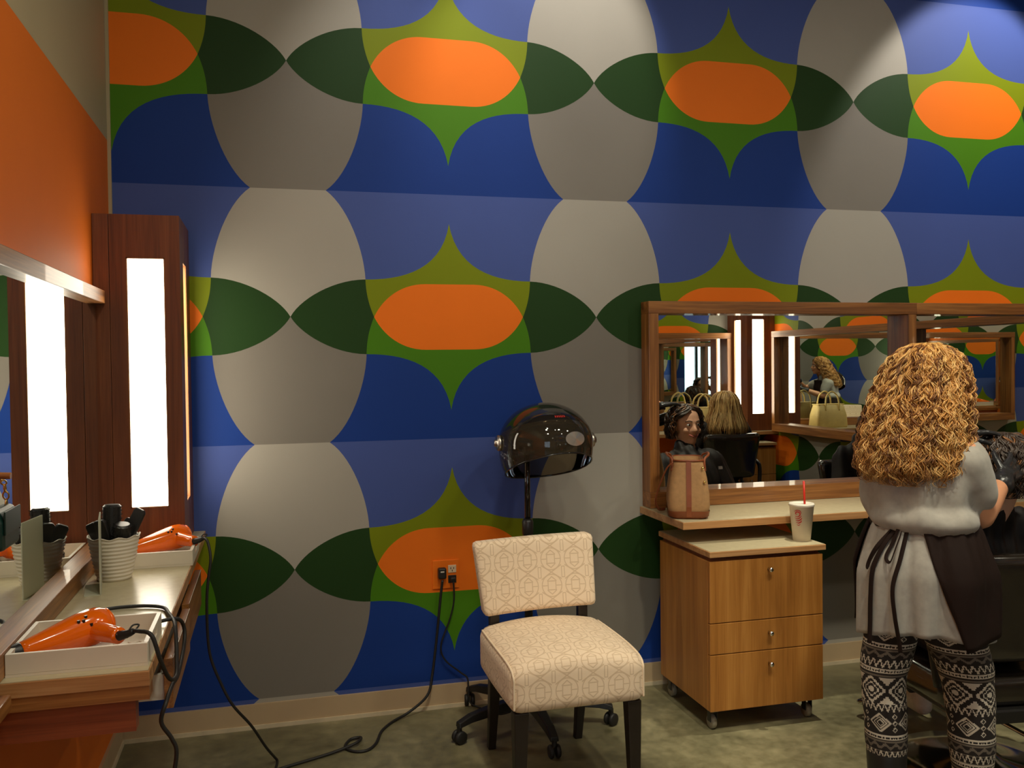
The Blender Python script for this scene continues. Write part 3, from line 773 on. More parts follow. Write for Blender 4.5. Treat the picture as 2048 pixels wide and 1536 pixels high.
hand_dryer((-1.105, -0.497, 0.842), math.radians(30), 'glossy orange hair dryer in the far white tray by the light tower',
    [(-0.939, -0.551, 0.860), (-0.925, -0.570, 0.852), (-0.915, -0.59, 0.80), (-0.922, -0.60, 0.74), (-0.928, -0.605, 0.67), (-0.928, -0.60, 0.56), (-0.920, -0.60, 0.48), (-0.893, -0.60, 0.40), (-0.855, -0.60, 0.318), (-0.80, -0.55, 0.225), (-0.755, -0.46, 0.11), (-0.728, -0.36, 0.03), (-0.718, -0.34, 0.006), (-0.722, -0.39, 0.005), (-0.74, -0.50, 0.005), (-0.80, -0.62, 0.005)], tilt=math.radians(-7))
# white ribbed pot with brushes
pc = V(-1.178, -0.752, ZT)
prof = [(0.002, 0.0), (0.046, 0.0)]
for i in range(49):
    s_ = i/48; prof.append((0.047+0.025*s_**0.8+0.0016*math.sin(2*PI*11*s_), 0.003+0.125*s_))
prof += [(0.0745, 0.130), (0.072, 0.1315), (0.069, 0.128), (0.063, 0.09), (0.045, 0.012), (0.002, 0.010)]
t = thing('brush_pot', 'white ribbed ceramic pot full of black brushes on the worktop', 'pot', pc)
MB().lathe(prof, (0, 0, 0), 56, wob=lambda r, z, a: (r*(1+0.012*math.sin(9*a)*max(0, (z-0.1)/0.03)), z+0.0028*math.sin(9*a)*max(0, (z-0.11)/0.02))).build('pot_body', 'white_lacquer', t, smooth=True, local=True)
def brush(label, base, top, kind):
    base = Vector(base); top = Vector(top); d = (top-base).normalized()
    t = thing('hair_brush', label, 'hair brush', base, 0, 'black brushes in the white pot')
    L = (top-base).length
    MB().tube([base, base+d*L*0.3, base+d*L*0.5], [0.007, 0.009, 0.008], 12).build('handle', 'black_plastic', t, smooth=True)
    if kind == 'round':
        a, b = base+d*L*0.48, top
        MB().tube([a, a+d*0.006, b-d*0.006, b], [0.014, 0.026, 0.026, 0.020], 24).build('barrel', 'black_plastic', t, smooth=False)
        q = d.orthogonal().normalized(); w = d.cross(q); mb = MB()
        for i in range(9):
            for j in range(16):
                an = 2*PI*j/16+0.2*i; c = a.lerp(b, 0.06+0.88*i/8); o_ = q*math.cos(an)+w*math.sin(an)
                mb.tube([c+o_*0.025, c+o_*0.0305], [0.0008, 0.0005], 4)
        br = mb.build('bristles', 'black_plastic', t); br['kind'] = 'stuff'
    else:
        a, b = base+d*L*0.45, top
        q = Vector((0.9, -0.43, 0)); q = (q-d*q.dot(d)).normalized(); w = d.cross(q)
        rings = []
        for s_, hw in ((0, 0.010), (0.08, 0.016), (0.5, 0.020), (0.92, 0.019), (1.0, 0.013)):
            c = a.lerp(b, s_); rings.append([c+q*hw+w*0.006, c-q*hw+w*0.006, c-q*hw-w*0.006, c+q*hw-w*0.006])
        MB().loft(rings).build('paddle', 'black_plastic', t, bevel=0.003)
        mb = MB()
        for i in range(8):
            for j in range(3):
                c = a.lerp(b, 0.12+0.76*i/7)+q*(j-1)*0.009; mb.tube([c+w*0.005, c+w*0.016], [0.0010, 0.0006], 4)
        br = mb.build('bristles', 'black_plastic', t); br['kind'] = 'stuff'
    return t
brush('thick round brush standing highest in the middle of the pot', pc+V(-0.01, 0.0, 0.016), pc+V(-0.004, 0.008, 0.222), 'round')
brush('flat black brush leaning right out of the pot', pc+V(-0.012, -0.010, 0.016), pc+V(0.078, 0.0, 0.205), 'flat')
brush('black round brush at the front of the pot, below the tallest one', pc+V(0.012, 0.0, 0.016), pc+V(0.030, -0.030, 0.168), 'round')
brush('flat black brush leaning left out of the pot', pc+V(0.008, 0.006, 0.016), pc+V(-0.066, 0.010, 0.168), 'flat')
brush('flat black brush between the tall round brush and the right-leaning one', pc+V(-0.004, 0.014, 0.016), pc+V(0.045, 0.042, 0.172), 'flat')
brush('flat black brush at the left behind the clear panel', pc+V(0.004, -0.012, 0.016), pc+V(-0.034, -0.030, 0.182), 'flat')
# frosted sign holder
t = thing('sign_holder', 'upright frosted acrylic sign holder seen edge-on beside the pot', 'sign holder', (-1.193, -0.885, ZT), math.radians(8.5))
MB().box((-0.002, -0.07, 0.0022), (0.002, 0.07, 0.212)).build('panel', 'frosted_acrylic', t, local=True, bevel=0.0012)
MB().box((-0.042, -0.07, 0.0), (0.002, 0.07, 0.0020)).build('foot', 'frosted_acrylic', t, local=True)
# green bag hung on the near end of the mirror frame
t = thing('green_bag', 'dark green handbag with gold chain hanging at the left edge', 'handbag', (-1.190, -1.855, 1.10))
mb = MB(); rings = []
for z, hx_, hy_ in ((0.0, 0.016, 0.050), (0.005, 0.020, 0.055), (0.05, 0.020, 0.056), (0.068, 0.013, 0.053), (0.072, 0.006, 0.050)):
    rings.append([V(hx_*a, hy_*b, z) for a, b in ((-1, -0.8), (-0.8, -1), (0.8, -1), (1, -0.8), (1, 0.8), (0.8, 1), (-0.8, 1), (-1, 0.8))])
MB().loft(rings).build('bag_body', 'bag_green', t, local=True, bevel=0.003)
MB().box((0.0195, -0.05, 0.028), (0.0225, 0.05, 0.070)).build('flap', 'bag_green', t, local=True, bevel=0.002)
mb = MB()
for i in range(12):
    a = PI*i/11; c = V(0, 0.045*math.cos(a), 0.072+0.055*math.sin(a)); d = V(0, -math.sin(a), math.cos(a)); s_ = V(1, 0, 0) if i % 2 else d.cross(V(1, 0, 0))
    ring = [c+d*0.008*math.cos(2*PI*k/10)+s_*0.005*math.sin(2*PI*k/10) for k in range(11)]
    mb.tube(ring, 0.0016, 5)
mb.build('chain', 'gold', t, local=True, smooth=True)
mb = MB().cyl((-0.095, 0.0, 0.135), (0.02, 0.0, 0.128), 0.006); mb.build('peg', 'oak_x', t, local=True)

# ------------------------------------------------------------------ things at the mural station
t = thing('tote_bag', 'tan canvas tote bag with brown leather trim on the shelf', 'handbag', (0.928, -0.272, ZT), math.radians(-23))
def rr(hw, hd, z, n=6, r=0.035, sx=0.0):
    out = []
    for (cx, cy, a0) in ((hw-r, hd-r, 0), (-hw+r, hd-r, PI/2), (-hw+r, -hd+r, PI), (hw-r, -hd+r, 1.5*PI)):
        for i in range(n+1): a = a0+PI/2*i/n; out.append(V(cx+r*math.cos(a)+sx, cy+r*math.sin(a), z))
    return out
prof = [(0.066, 0.100, 0.0), (0.078, 0.112, 0.010), (0.084, 0.118, 0.05), (0.082, 0.116, 0.10), (0.074, 0.110, 0.16), (0.063, 0.104, 0.215), (0.058, 0.102, 0.232)]
MB().loft([rr(a, b, z) for a, b, z in prof] + [rr(a-0.004, b-0.004, z) for a, b, z in ((0.058, 0.102, 0.232), (0.066, 0.105, 0.17), (0.074, 0.108, 0.05))]).build('bag_body', 'canvas_tan', t, smooth=True, local=True)
MB().loft([rr(a*1.012+0.001, b*1.01+0.001, z) for a, b, z in ((0.065, 0.098, 0.0), (0.078, 0.112, 0.010), (0.082, 0.1155, 0.032))], cap=False).build('leather_base', 'leather_brown', t, smooth=True, local=True)
for sy in (-1, 1):
    pts = [(0, sy*(b+0.0012), z) for a, b, z in prof[1:]]
    mb = MB(); mb.loft([[V(-0.010, y, z), V(0.010, y, z), V(0.010, y+sy*0.002, z), V(-0.010, y+sy*0.002, z)] for _, y, z in pts]); mb.build('centre_strip', 'leather_brown', t, local=True)
MB().tube([q for q in rr(0.059, 0.103, 0.233)]+[rr(0.059, 0.103, 0.233)[0]], 0.004, 8).build('top_binding', 'leather_brown', t, smooth=True, local=True)
for sx, lean_ in ((-1, -1), (1, 1)):
    pts = [(sx*0.066, -0.080, 0.19), (sx*0.064, -0.075, 0.235), (sx*0.055+lean_*0.026, -0.045, 0.250), (sx*0.055+lean_*0.030, 0.0, 0.254), (sx*0.055+lean_*0.026, 0.045, 0.250), (sx*0.064, 0.075, 0.235), (sx*0.066, 0.080, 0.19)]
    MB().tube(smoothpath(pts, 6), 0.005, 8).build('handle', 'leather_brown', t, smooth=True, local=True)
# side straps that droop from the left of the bag
for k, off in enumerate((0.0, 0.02)):
    pts = [(-0.060, -0.10+off, 0.225), (-0.085, -0.09+off, 0.20), (-0.112, -0.06+off, 0.13), (-0.130, -0.03+off, 0.06), (-0.115, 0.02+off, 0.018), (-0.09, 0.06+off, 0.012)]
    MB().tube(smoothpath(pts, 6), 0.0055, 8, flat=0.5).build('shoulder_strap', 'leather_brown', t, smooth=True, local=True)
for z, y in ((0.205, -0.128), (0.150, -0.132)):
    MB().ell((0.055 if z > 0.2 else 0.062, y+0.02, z), (0.006, 0.006, 0.006), 10, 6).build('stud', 'gold', t, smooth=True, local=True)

t = thing('paper_cup', 'white paper cup with red swirl logo and red straw on the drawer cart', 'cup', (1.322, -0.484, 0.7002))
def cr(z): return 0.034+0.0135*(z/0.138)
MB().lathe([(0.002, 0.003), (0.031, 0.003), (0.033, 0.0), (cr(0.0), 0.0), (cr(0.138), 0.138), (cr(0.138)+0.0022, 0.139), (cr(0.138)+0.0022, 0.143), (cr(0.138), 0.144)], (0, 0, 0), 40).build('cup_body', 'cup_white', t, smooth=True, local=True)
MB().lathe([(cr(0.138)+0.0015, 0.1415), (cr(0.138)+0.003, 0.1435), (cr(0.138)+0.001, 0.149), (0.040, 0.1495), (0.039, 0.146), (0.002, 0.146)], (0, 0, 0), 40).build('lid', 'white_plastic', t, smooth=True, local=True)
MB().tube([(0.012, -0.004, 0.10), (0.010, -0.006, 0.15), (0.004, -0.010, 0.238)], 0.0042, 12).build('straw', 'straw_red', t, smooth=True, local=True)
ang0 = math.radians(-142)      # toward the camera, a little left
def on_cup(a, z, o_=0.0007): return V((cr(z)+o_)*math.cos(a), (cr(z)+o_)*math.sin(a), z)
def swirl(pts, wds, nm='logo_swirl'):
    P = smoothpath([(p[0], p[1], 0) for p in pts], 6); n = len(P); mb = MB(); vs = []; fs = []
    for i, p in enumerate(P):
        d = (P[min(i+1, n-1)]-P[max(i-1, 0)]).normalized(); nn = V(-d.y, d.x, 0)
        s_ = i/(n-1); k = s_*(len(wds)-1); w = wds[int(k)]*(1-(k-int(k)))+wds[min(int(k)+1, len(wds)-1)]*(k-int(k))
        for sg in (-1, 1):
            q = p+nn*w*sg; vs.append(on_cup(ang0+q.x/0.042, q.y))
    for i in range(n-1): fs.append((2*i, 2*i+1, 2*i+3, 2*i+2))
    MB().add(vs, fs).build(nm, 'logo_red', t, local=True)
# spiral cap and stacked strokes of the emblem
swirl([(-0.001, 0.112), (-0.006, 0.110), (-0.008, 0.114), (-0.003, 0.119), (0.005, 0.118), (0.009, 0.112), (0.006, 0.104), (-0.002, 0.100), (-0.010, 0.102)], [0.0005, 0.002, 0.0024, 0.002, 0.0008])
swirl([(-0.013, 0.118), (-0.004, 0.126), (0.008, 0.124), (0.014, 0.114)], [0.0004, 0.0014, 0.0016, 0.0004])
swirl([(-0.012, 0.096), (-0.003, 0.092), (0.008, 0.097), (0.014, 0.106)], [0.0004, 0.0016, 0.0019, 0.0004])
swirl([(-0.010, 0.087), (0.0, 0.084), (0.010, 0.089), (0.016, 0.097)], [0.0004, 0.0018, 0.0024, 0.0005])
swirl([(-0.008, 0.077), (0.002, 0.075), (0.011, 0.080), (0.015, 0.087)], [0.0004, 0.0018, 0.0022, 0.0005])
swirl([(-0.005, 0.068), (0.003, 0.066), (0.010, 0.071)], [0.0004, 0.0014, 0.0004])
# cream bag on the far shelf
t = thing('cream_bag', 'cream structured handbag with two arched handles, seen in the mirror on the far shelf', 'handbag', (3.03, -3.745, ZT), math.radians(4))
MB().loft([rr(a, b, z, 4, 0.03) for a, b, z in ((0.165, 0.075, 0.0), (0.172, 0.080, 0.012), (0.165, 0.074, 0.12), (0.145, 0.055, 0.205), (0.140, 0.045, 0.215))]).build('bag_body', 'bag_cream', t, smooth=True, local=True)
for sy in (-1, 1):
    pts = [(-0.075, sy*0.062, 0.16), (-0.073, sy*0.058, 0.24), (-0.055, sy*0.054, 0.30), (0.0, sy*0.05, 0.335), (0.055, sy*0.054, 0.30), (0.073, sy*0.058, 0.24), (0.075, sy*0.062, 0.16)]
    MB().tube(smoothpath(pts, 6), 0.0075, 10).build('handle', 'bag_cream', t, smooth=True, local=True)
MB().box((-0.146, -0.05, 0.208), (0.146, 0.05, 0.219)).build('top_flap', 'bag_cream', t, local=True, bevel=0.004)

# ------------------------------------------------------------------ salon chairs
def salon_chair(loc, rz, label, h=0.0):
    # sitter faces +y; h raises the seat
    t = thing('salon_chair', label, 'salon chair', loc, rz, 'black hydraulic salon chairs')
    def bk(q):
        s_ = (q.z-0.43-h)/0.36
        return V(q.x*(0.88+0.14*s_), q.y-0.06*(s_-0.5)+0.03*(q.x/0.23)**2, q.z)
    pad(14, 4, 12, (-0.235, -0.215, 0.43+h), (0.235, -0.135, 0.795+h), 0.032, bk).build('backrest', 'vinyl_black', t, smooth=True, local=True)
    pad(14, 14, 4, (-0.235, -0.17, 0.28+h), (0.235, 0.27, 0.385+h), 0.03).build('seat', 'vinyl_black', t, smooth=True, local=True)
    MB().box((-0.17, -0.19, 0.24+h), (0.17, 0.2, 0.285+h)).build('seat_frame', 'black_plastic', t, local=True, bevel=0.006)
    for sx in (-1, 1):
        MB().tube(smoothpath([(sx*0.245, -0.15, 0.36+h), (sx*0.262, -0.12, 0.52+h), (sx*0.268, 0.0, 0.555+h), (sx*0.265, 0.15, 0.53+h), (sx*0.25, 0.2, 0.36+h)], 6), 0.016, 10).build('armrest', 'black_plastic', t, smooth=True, local=True)
    MB().cyl((0, 0, 0.05), (0, 0, 0.25+h), 0.035, 0.035, 24).build('hydraulic_column', 'chrome', t, smooth=True, local=True)
    MB().lathe([(0.30, 0.0), (0.302, 0.010), (0.29, 0.022), (0.18, 0.040), (0.07, 0.058), (0.045, 0.075)], (0, 0, 0), 48).build('base_disc', 'chrome', t, smooth=True, local=True)
    MB().tube(smoothpath([(-0.13, 0.24, 0.26+h), (-0.15, 0.36, 0.16), (-0.16, 0.47, 0.075), (-0.14, 0.52, 0.06), (0.14, 0.52, 0.06), (0.16, 0.47, 0.075), (0.15, 0.36, 0.16), (0.13, 0.24, 0.26+h)], 6), 0.010, 10).build('footrest', 'chrome', t, smooth=True, local=True)
    mb = MB().tube(smoothpath([(0.02, 0.0, 0.20), (0.12, -0.16, 0.15), (0.19, -0.24, 0.12)], 5), 0.008, 8); mb.build('pump_lever', 'chrome', t, smooth=True, local=True)
    return t
salon_chair((1.615, -1.10, 0), math.radians(-8), 'black salon chair under the dark-haired client, nearest the stylist')
salon_chair((2.86, -3.06, 0), math.radians(184), 'black salon chair of the blonde woman, back seen in the mirror', 0.045)
salon_chair((2.80, -1.10, 0), 0.0, 'black salon chair of the caped person at the second mural mirror', 0.0)
# ------------------------------------------------------------------ people
def head_prims(mb, c, F, k=1.0, chin=0.0):
    c = Vector(c); F = Vector((F[0], F[1], 0)).normalized(); Rr = V(F.y, -F.x, 0); U = V(0, 0, 1)
    def P(r, f, u): return c + Rr*r*k + F*f*k + U*u*k
    rot = Matrix((Rr, F, U)).transposed().to_4x4()
    mb.ell(P(0, -0.008, 0.025), (0.074*k, 0.092*k, 0.088*k), 24, 16, rot)
    mb.ell(P(0, 0.022, -0.028), (0.060*k, 0.066*k, 0.080*k), 20, 14, rot)
    mb.ell(P(0, 0.055, -0.092), (0.030*k, 0.028*k, 0.022*k), 14, 10, rot)
    mb.cap(P(-0.045, 0.0, -0.065), P(0, 0.055, -0.092), 0.022*k, 0.020*k); mb.cap(P(0.045, 0.0, -0.065), P(0, 0.055, -0.092), 0.022*k, 0.020*k)
    mb.cap(P(0, 0.080, 0.012), P(0, 0.101, -0.028), 0.008*k, 0.0125*k); mb.ell(P(-0.012, 0.090, -0.033), 0.0085*k, 10, 8); mb.ell(P(0.012, 0.090, -0.033), 0.0085*k, 10, 8)
    for sx in (-1, 1):
        mb.cap(P(sx*0.045, 0.062, 0.022), P(sx*0.012, 0.080, 0.022), 0.010*k, 0.010*k)
        mb.ell(P(sx*0.040, 0.060, -0.030), (0.020*k,)*3, 12, 8)
        mb.ell(P(sx*0.074, -0.010, -0.012), (0.009*k, 0.018*k, 0.030*k), 12, 8, rot)
    mb.ell(P(0, 0.082, -0.062), (0.022*k, 0.010*k, 0.009*k), 12, 8, rot)
    return P, rot
def face_parts(par, P, rot, k=1.0):
    for sx in (-1, 1):
        e = MB().ell(P(sx*0.030, 0.0745, 0.004), (0.0125*k, 0.010*k, 0.0085*k), 14, 10, rot).build('eye', 'eye_white', par, smooth=True)
        MB().ell(P(sx*0.030, 0.0815, 0.004), (0.0060*k, 0.0040*k, 0.0060*k), 12, 8, rot).build('iris', 'eye_dark', e, smooth=True)
        MB().tube(smoothpath([P(sx*0.048, 0.068, 0.022), P(sx*0.032, 0.084, 0.028), P(sx*0.014, 0.088, 0.023)], 4), 0.0028*k, 6).build('eyebrow', 'hair_dark', par, smooth=True)
    MB().tube(smoothpath([P(-0.030, 0.074, -0.052), P(-0.013, 0.089, -0.061), P(0, 0.0925, -0.0625), P(0.013, 0.089, -0.061), P(0.030, 0.074, -0.052)], 4), [0.0016]+[0.0045]*15+[0.0016], 8).build('lips', 'lip', par, smooth=True)
def strand_mesh(P, rad, mat_idx, name, mats, parent, sides=4):
    """P: (n, m, 3) centre lines -> one mesh of thin tapered tubes"""
    n, m, _ = P.shape
    T = np.empty_like(P); T[:, 1:-1] = P[:, 2:]-P[:, :-2]; T[:, 0] = P[:, 1]-P[:, 0]; T[:, -1] = P[:, -1]-P[:, -2]
    T /= np.linalg.norm(T, axis=2, keepdims=True)+1e-9
    ref = np.array([0.31, 0.94, 0.12]); A = np.cross(T, ref); A /= np.linalg.norm(A, axis=2, keepdims=True)+1e-9; B = np.cross(T, A)
    tp = np.ones(m); q = int(m*0.75); tp[q:] = np.linspace(1, 0.2, m-q)
    R_ = rad[:, None]*tp[None, :]
    an = 2*np.pi*np.arange(sides)/sides
    Vt = P[:, :, None, :] + R_[:, :, None, None]*(A[:, :, None, :]*np.cos(an)[None, None, :, None] + B[:, :, None, :]*np.sin(an)[None, None, :, None])
    inv = np.array(wm(parent).inverted()); Vt = Vt.reshape(-1, 3) @ inv[:3, :3].T + inv[:3, 3]
    i = np.arange(n)[:, None, None]*m*sides; j = np.arange(m-1)[None, :, None]*sides; k = np.arange(sides)[None, None, :]; k2 = (k+1) % sides
    F = np.stack([i+j+k, i+j+k2, i+j+sides+k2, i+j+sides+k], -1).reshape(-1, 4)
    me = bpy.data.meshes.new(name); me.vertices.add(len(Vt)); me.vertices.foreach_set('co', Vt.astype(np.float32).ravel())
    me.loops.add(F.size); me.loops.foreach_set('vertex_index', F.astype(np.int32).ravel())
    me.polygons.add(len(F)); me.polygons.foreach_set('loop_start', np.arange(0, F.size, 4, dtype=np.int32))
    me.polygons.foreach_set('material_index', np.repeat(mat_idx, (m-1)*sides).astype(np.int32)); me.polygons.foreach_set('use_smooth', np.ones(len(F), dtype=bool))
    for q in mats: me.materials.append(M[q])
    me.update(calc_edges=True)
    o = bpy.data.objects.new(name, me); COL.objects.link(o); o.parent = parent; o['kind'] = 'stuff'
    return o
def head_hair(par, name, axis, F, prof, seed, locks, per, mats, wts, front=120, crown=0.12, end=(0.86, 1.0), short=0.25, kk=(0.9, 1.04),
              lamp=0.008, lwl=(0.06, 0.09), samp=0.003, swl=(0.04, 0.07), spread=0.010, rad=(0.0016, 0.003), m=40, back=0.95, frontf=0.85, base_k=0.84):
    """hair as locks of strands that run over the profile (r, z) from crown to ends"""
    F = np.array([F[0], F[1], 0.0]); F /= np.linalg.norm(F); Rr = np.array([F[1], -F[0], 0.0])
    pr = np.array(prof, float); sl = np.concatenate([[0], np.cumsum(np.hypot(np.diff(pr[:, 0]), np.diff(pr[:, 1])))]); Ltot = sl[-1]
    G = np.random.default_rng(seed)
    def pos(a, s_, k):
        r_ = np.interp(s_, sl, pr[:, 0])*k; z = np.interp(s_, sl, pr[:, 1]); ca = np.cos(a); fac = np.where(ca > 0, back, frontf)
        return axis(z) + Rr*(np.sin(a)*r_)[..., None] - F*(ca*r_*fac)[..., None], z
    # under-layer
    rings = []
    for s_ in np.linspace(0.01, Ltot*0.93, 14):
        lim = math.radians(180 if s_ < crown else front); a = np.linspace(-lim, lim, 41); q, _ = pos(a, np.full(41, s_), np.full(41, base_k)); rings.append([Vector(x)-V(0, 0, 0.018*max(0, 1-s_/0.14)) for x in q])
    h = MB().loft(rings, closed=False, cap=False).build(name, mats[0], par, smooth=True, fix=False); h.modifiers.new('th', 'SOLIDIFY').thickness = 0.012
    n = locks*per; fl = math.radians(front)
    s0 = np.where(G.random(locks) < 0.28, G.uniform(0.0, 0.035, locks), G.random(locks)**0.8*Ltot*0.42); a0 = np.where(s0 < crown, G.uniform(-np.pi, np.pi, locks), G.uniform(-fl, fl, locks))
    a1 = np.where(np.abs(a0) < fl*0.97, a0+G.normal(0, 0.10, locks), np.sign(a0)*G.uniform(0.78, 1.0, locks)*fl)
    e1 = G.uniform(end[0], end[1], locks); e1 = np.where(G.random(locks) < short, e1-G.uniform(0.1, 0.35, locks), e1); e1 = np.maximum(e1, (s0/Ltot)+0.25)
    k0 = G.uniform(kk[0], kk[1], locks); ph = G.uniform(0, 6.28, locks); wl = G.uniform(*lwl, locks); sg = G.choice([-1, 1], locks); la = lamp*G.uniform(0.6, 1.3, locks); w1 = G.uniform(0, 6.28, locks); cm = G.random(locks)
    rep = lambda x: np.repeat(x, per)[:, None]
    t = np.linspace(0, 1, m)[None, :]
    off = G.normal(0, 1, (n, 2)); off *= spread/np.maximum(1, np.linalg.norm(off, axis=1, keepdims=True))
    s_ = rep(s0)+(rep(e1)*Ltot-rep(s0)+G.normal(0, 0.02, (n, 1)))*t
    a = rep(a0)+(rep(a1)-rep(a0))*np.minimum(1, t*2.4)+0.05*np.sin(5*t+rep(w1)); a = a + off[:, :1]/0.14*(0.5+0.5*t)
    k = rep(k0)+off[:, 1:]/0.14
    P, z = pos(a, s_, k*np.ones_like(a))
    out = Rr*np.sin(a)[..., None]-F*np.cos(a)[..., None]; up = np.minimum(1, s_/max(crown, 0.02))[..., None]; out = out*up+np.array([0, 0, 1.0])*(1-up); out /= np.linalg.norm(out, axis=2, keepdims=True)
    tan = Rr*np.cos(a)[..., None]+F*np.sin(a)[..., None]
    arc = s_-rep(s0); th = rep(sg)*2*np.pi*arc/rep(wl)+rep(ph); amp = (rep(la)*np.minimum(1, t*3+0.15))[..., None]
    P = P+out*(np.cos(th)[..., None]*amp)+tan*(np.sin(th)[..., None]*amp)
    th2 = 2*np.pi*arc/G.uniform(*swl, (n, 1))+G.uniform(0, 6.28, (n, 1)); a2 = samp*np.minimum(1, t*3)[..., None]
    P = P+out*np.cos(th2)[..., None]*a2+tan*np.sin(th2)[..., None]*a2
    c = np.cumsum(wts)/np.sum(wts); mi = np.searchsorted(c, np.clip(np.repeat(cm, per)+G.normal(0, 0.16, n), 0, 0.999))
    strand_mesh(P, G.uniform(*rad, n), mi, 'locks', mats, h)
    return h, pos
def envelope(tab):
    tab = sorted(tab)
    def f(z):
        if z <= tab[0][0]: return tab[0][1]
        for (a, ra), (b, rb) in zip(tab, tab[1:]):
            if z <= b: return ra+(rb-ra)*(z-a)/(b-a)
        return tab[-1][1]
    return f
def hand(mb, wrist, fwd, palm_n, side, k=1.0, curl=0.5, spread=0.12):
    """five-finger hand: fwd = finger direction, palm_n = direction the palm faces, side = thumb side"""
    w = Vector(wrist); F = Vector(fwd).normalized(); N = Vector(palm_n); N = (N-F*N.dot(F)).normalized(); Sd = Vector(side); Sd = (Sd-F*Sd.dot(F)-N*Sd.dot(N)).normalized()
    def Q(f, s, n): return w + F*f*k + Sd*s*k + N*n*k
    mb.cap(Q(0.0, 0, 0), Q(0.03, 0.0, 0), 0.022*k, 0.026*k)
    for s in (-0.028, -0.010, 0.010, 0.028): mb.cap(Q(0.025, s*0.7, 0), Q(0.082, s, 0), 0.014*k, 0.0125*k)
    for s, L in ((-0.030, 0.058), (-0.010, 0.074), (0.010, 0.080), (0.030, 0.070)):
        p = Q(0.084, s, 0); a = 0.0
        for j, fr in enumerate((0.45, 0.32, 0.26)):
            a += curl*(0.5 if j == 0 else 0.75)
            d = F*math.cos(a)+N*math.sin(a)+Sd*(s/0.03)*spread*(1 if j == 0 else 0.4)
            q = p+d.normalized()*L*fr*k; mb.cap(p, q, (0.0098-0.0008*j)*k, (0.0090-0.0008*j)*k, 10); p = q
    p = Q(0.022, 0.024, 0.004)
    for d, L, r in ((F*0.55+Sd*0.8+N*0.25, 0.036, 0.0125), (F*0.8+Sd*0.45+N*0.4, 0.030, 0.0108), (F*0.9+Sd*0.1+N*0.45, 0.024, 0.0095)):
        q = p+d.normalized()*L*k; mb.cap(p, q, r*k, r*0.9*k, 10); p = q

# --- the stylist -----------------------------------------------------------
c0 = V(1.12, -1.42, 0); FW = V(0.936, 0.352, 0); RT = V(0.352, -0.936, 0)
LEAN = V(0.055, 0.068, 0)      # she leans towards the client
def lean_at(z): return max(0.0, min(1.0, (z-0.85)/0.50))
def SP(r, f, z): return c0 + RT*r + FW*f + V(0, 0, z) + LEAN*lean_at(z)
srot = Matrix((RT, FW, V(0, 0, 1))).transposed().to_4x4()
st = thing('person', 'standing stylist with long curly blonde hair, grey tee, brown apron and patterned leggings', 'person', (1.12, -1.42, 0))
LEGL = [(1.062, -1.385, 0.76), (1.043, -1.38, 0.604), (1.022, -1.375, 0.50), (1.019, -1.378, 0.442), (1.020, -1.385, 0.37), (1.020, -1.39, 0.25), (1.020, -1.395, 0.09)]
LEGR = [(1.158, -1.455, 0.76), (1.187, -1.468, 0.617), (1.222, -1.472, 0.52), (1.236, -1.472, 0.45), (1.237, -1.48, 0.37), (1.238, -1.485, 0.23), (1.236, -1.49, 0.09)]
RADL = [0.088, 0.070, 0.059, 0.056, 0.056, 0.047, 0.036]; RADR = [0.092, 0.082, 0.070, 0.064, 0.060, 0.050, 0.038]
mb = MB()
mb.ell(SP(0, 0, 0.80), (0.155, 0.115, 0.13), 24, 16, srot); mb.ell(SP(0, 0, 0.93), (0.12, 0.09, 0.12), 24, 16, srot); mb.ell(SP(0, 0, 1.07), (0.14, 0.095, 0.13), 24, 16, srot)
mb.cap(SP(-0.13, 0, 1.145), SP(0.13, 0, 1.145), 0.045); mb.cap(SP(0, 0, 1.15), SP(0, 0.03, 1.27), 0.046, 0.042)
HP, hrot = head_prims(mb, SP(0.01, 0.045, 1.345), FW, 0.95)
for path, rad in ((LEGL, RADL), (LEGR, RADR)):
    for i in range(len(path)-1): mb.cap(path[i], path[i+1], rad[i]*0.93, rad[i+1]*0.93)
    a = Vector(path[-1]); mb.cap(a, a+V(0, 0, -0.05), 0.034, 0.03); mb.cap(a+FW*-0.02+V(0, 0, -0.055), a+FW*0.12+V(0, 0, -0.065), 0.03, 0.022)
SHR, ELR, WRR = V(1.195, -1.508, 1.135), V(1.262, -1.49, 0.962), V(1.455, -1.370, 1.045)
SHL, ELL, WRL = V(1.095, -1.248, 1.14), V(1.262, -1.09, 1.045), V(1.425, -1.175, 1.160)
for a, b, c in ((SHR, ELR, WRR), (SHL, ELL, WRL)):
    mb.cap(a, b, 0.046, 0.038); mb.cap(b, b.lerp(c, 0.35), 0.038, 0.037); mb.cap(b.lerp(c, 0.35), c, 0.037, 0.025); mb.cap(c, c+(c-b).normalized()*0.03, 0.024, 0.022)
body = blob(mb, 'body', ['skin'], st, 0.0085, 6)
face_parts(st, HP, hrot, 0.95)
# gloves on both hands
mb = MB(); d = (V(1.56, -1.275, 1.085)-WRR).normalized()
mb.cap(WRR-d*0.035, WRR+d*0.01, 0.034, 0.029); hand(mb, WRR+d*0.01, V(0.86, 0.40, 0.32), V(-0.2, 0.9, -0.3), V(-0.3, 0.2, 0.9), 0.95, 0.35)
blob(mb, 'glove', ['glove_black'], st, 0.0042, 3)
mb = MB(); d = (V(1.56, -1.195, 1.188)-WRL).normalized()
mb.cap(WRL-d*0.035, WRL+d*0.01, 0.033, 0.029); hand(mb, WRL+d*0.012, V(0.97, -0.10, 0.16), V(0.15, -0.05, -0.95), V(0.1, -0.95, 0.0), 0.95, 0.28)
blob(mb, 'glove', ['glove_black'], st, 0.0042, 3)
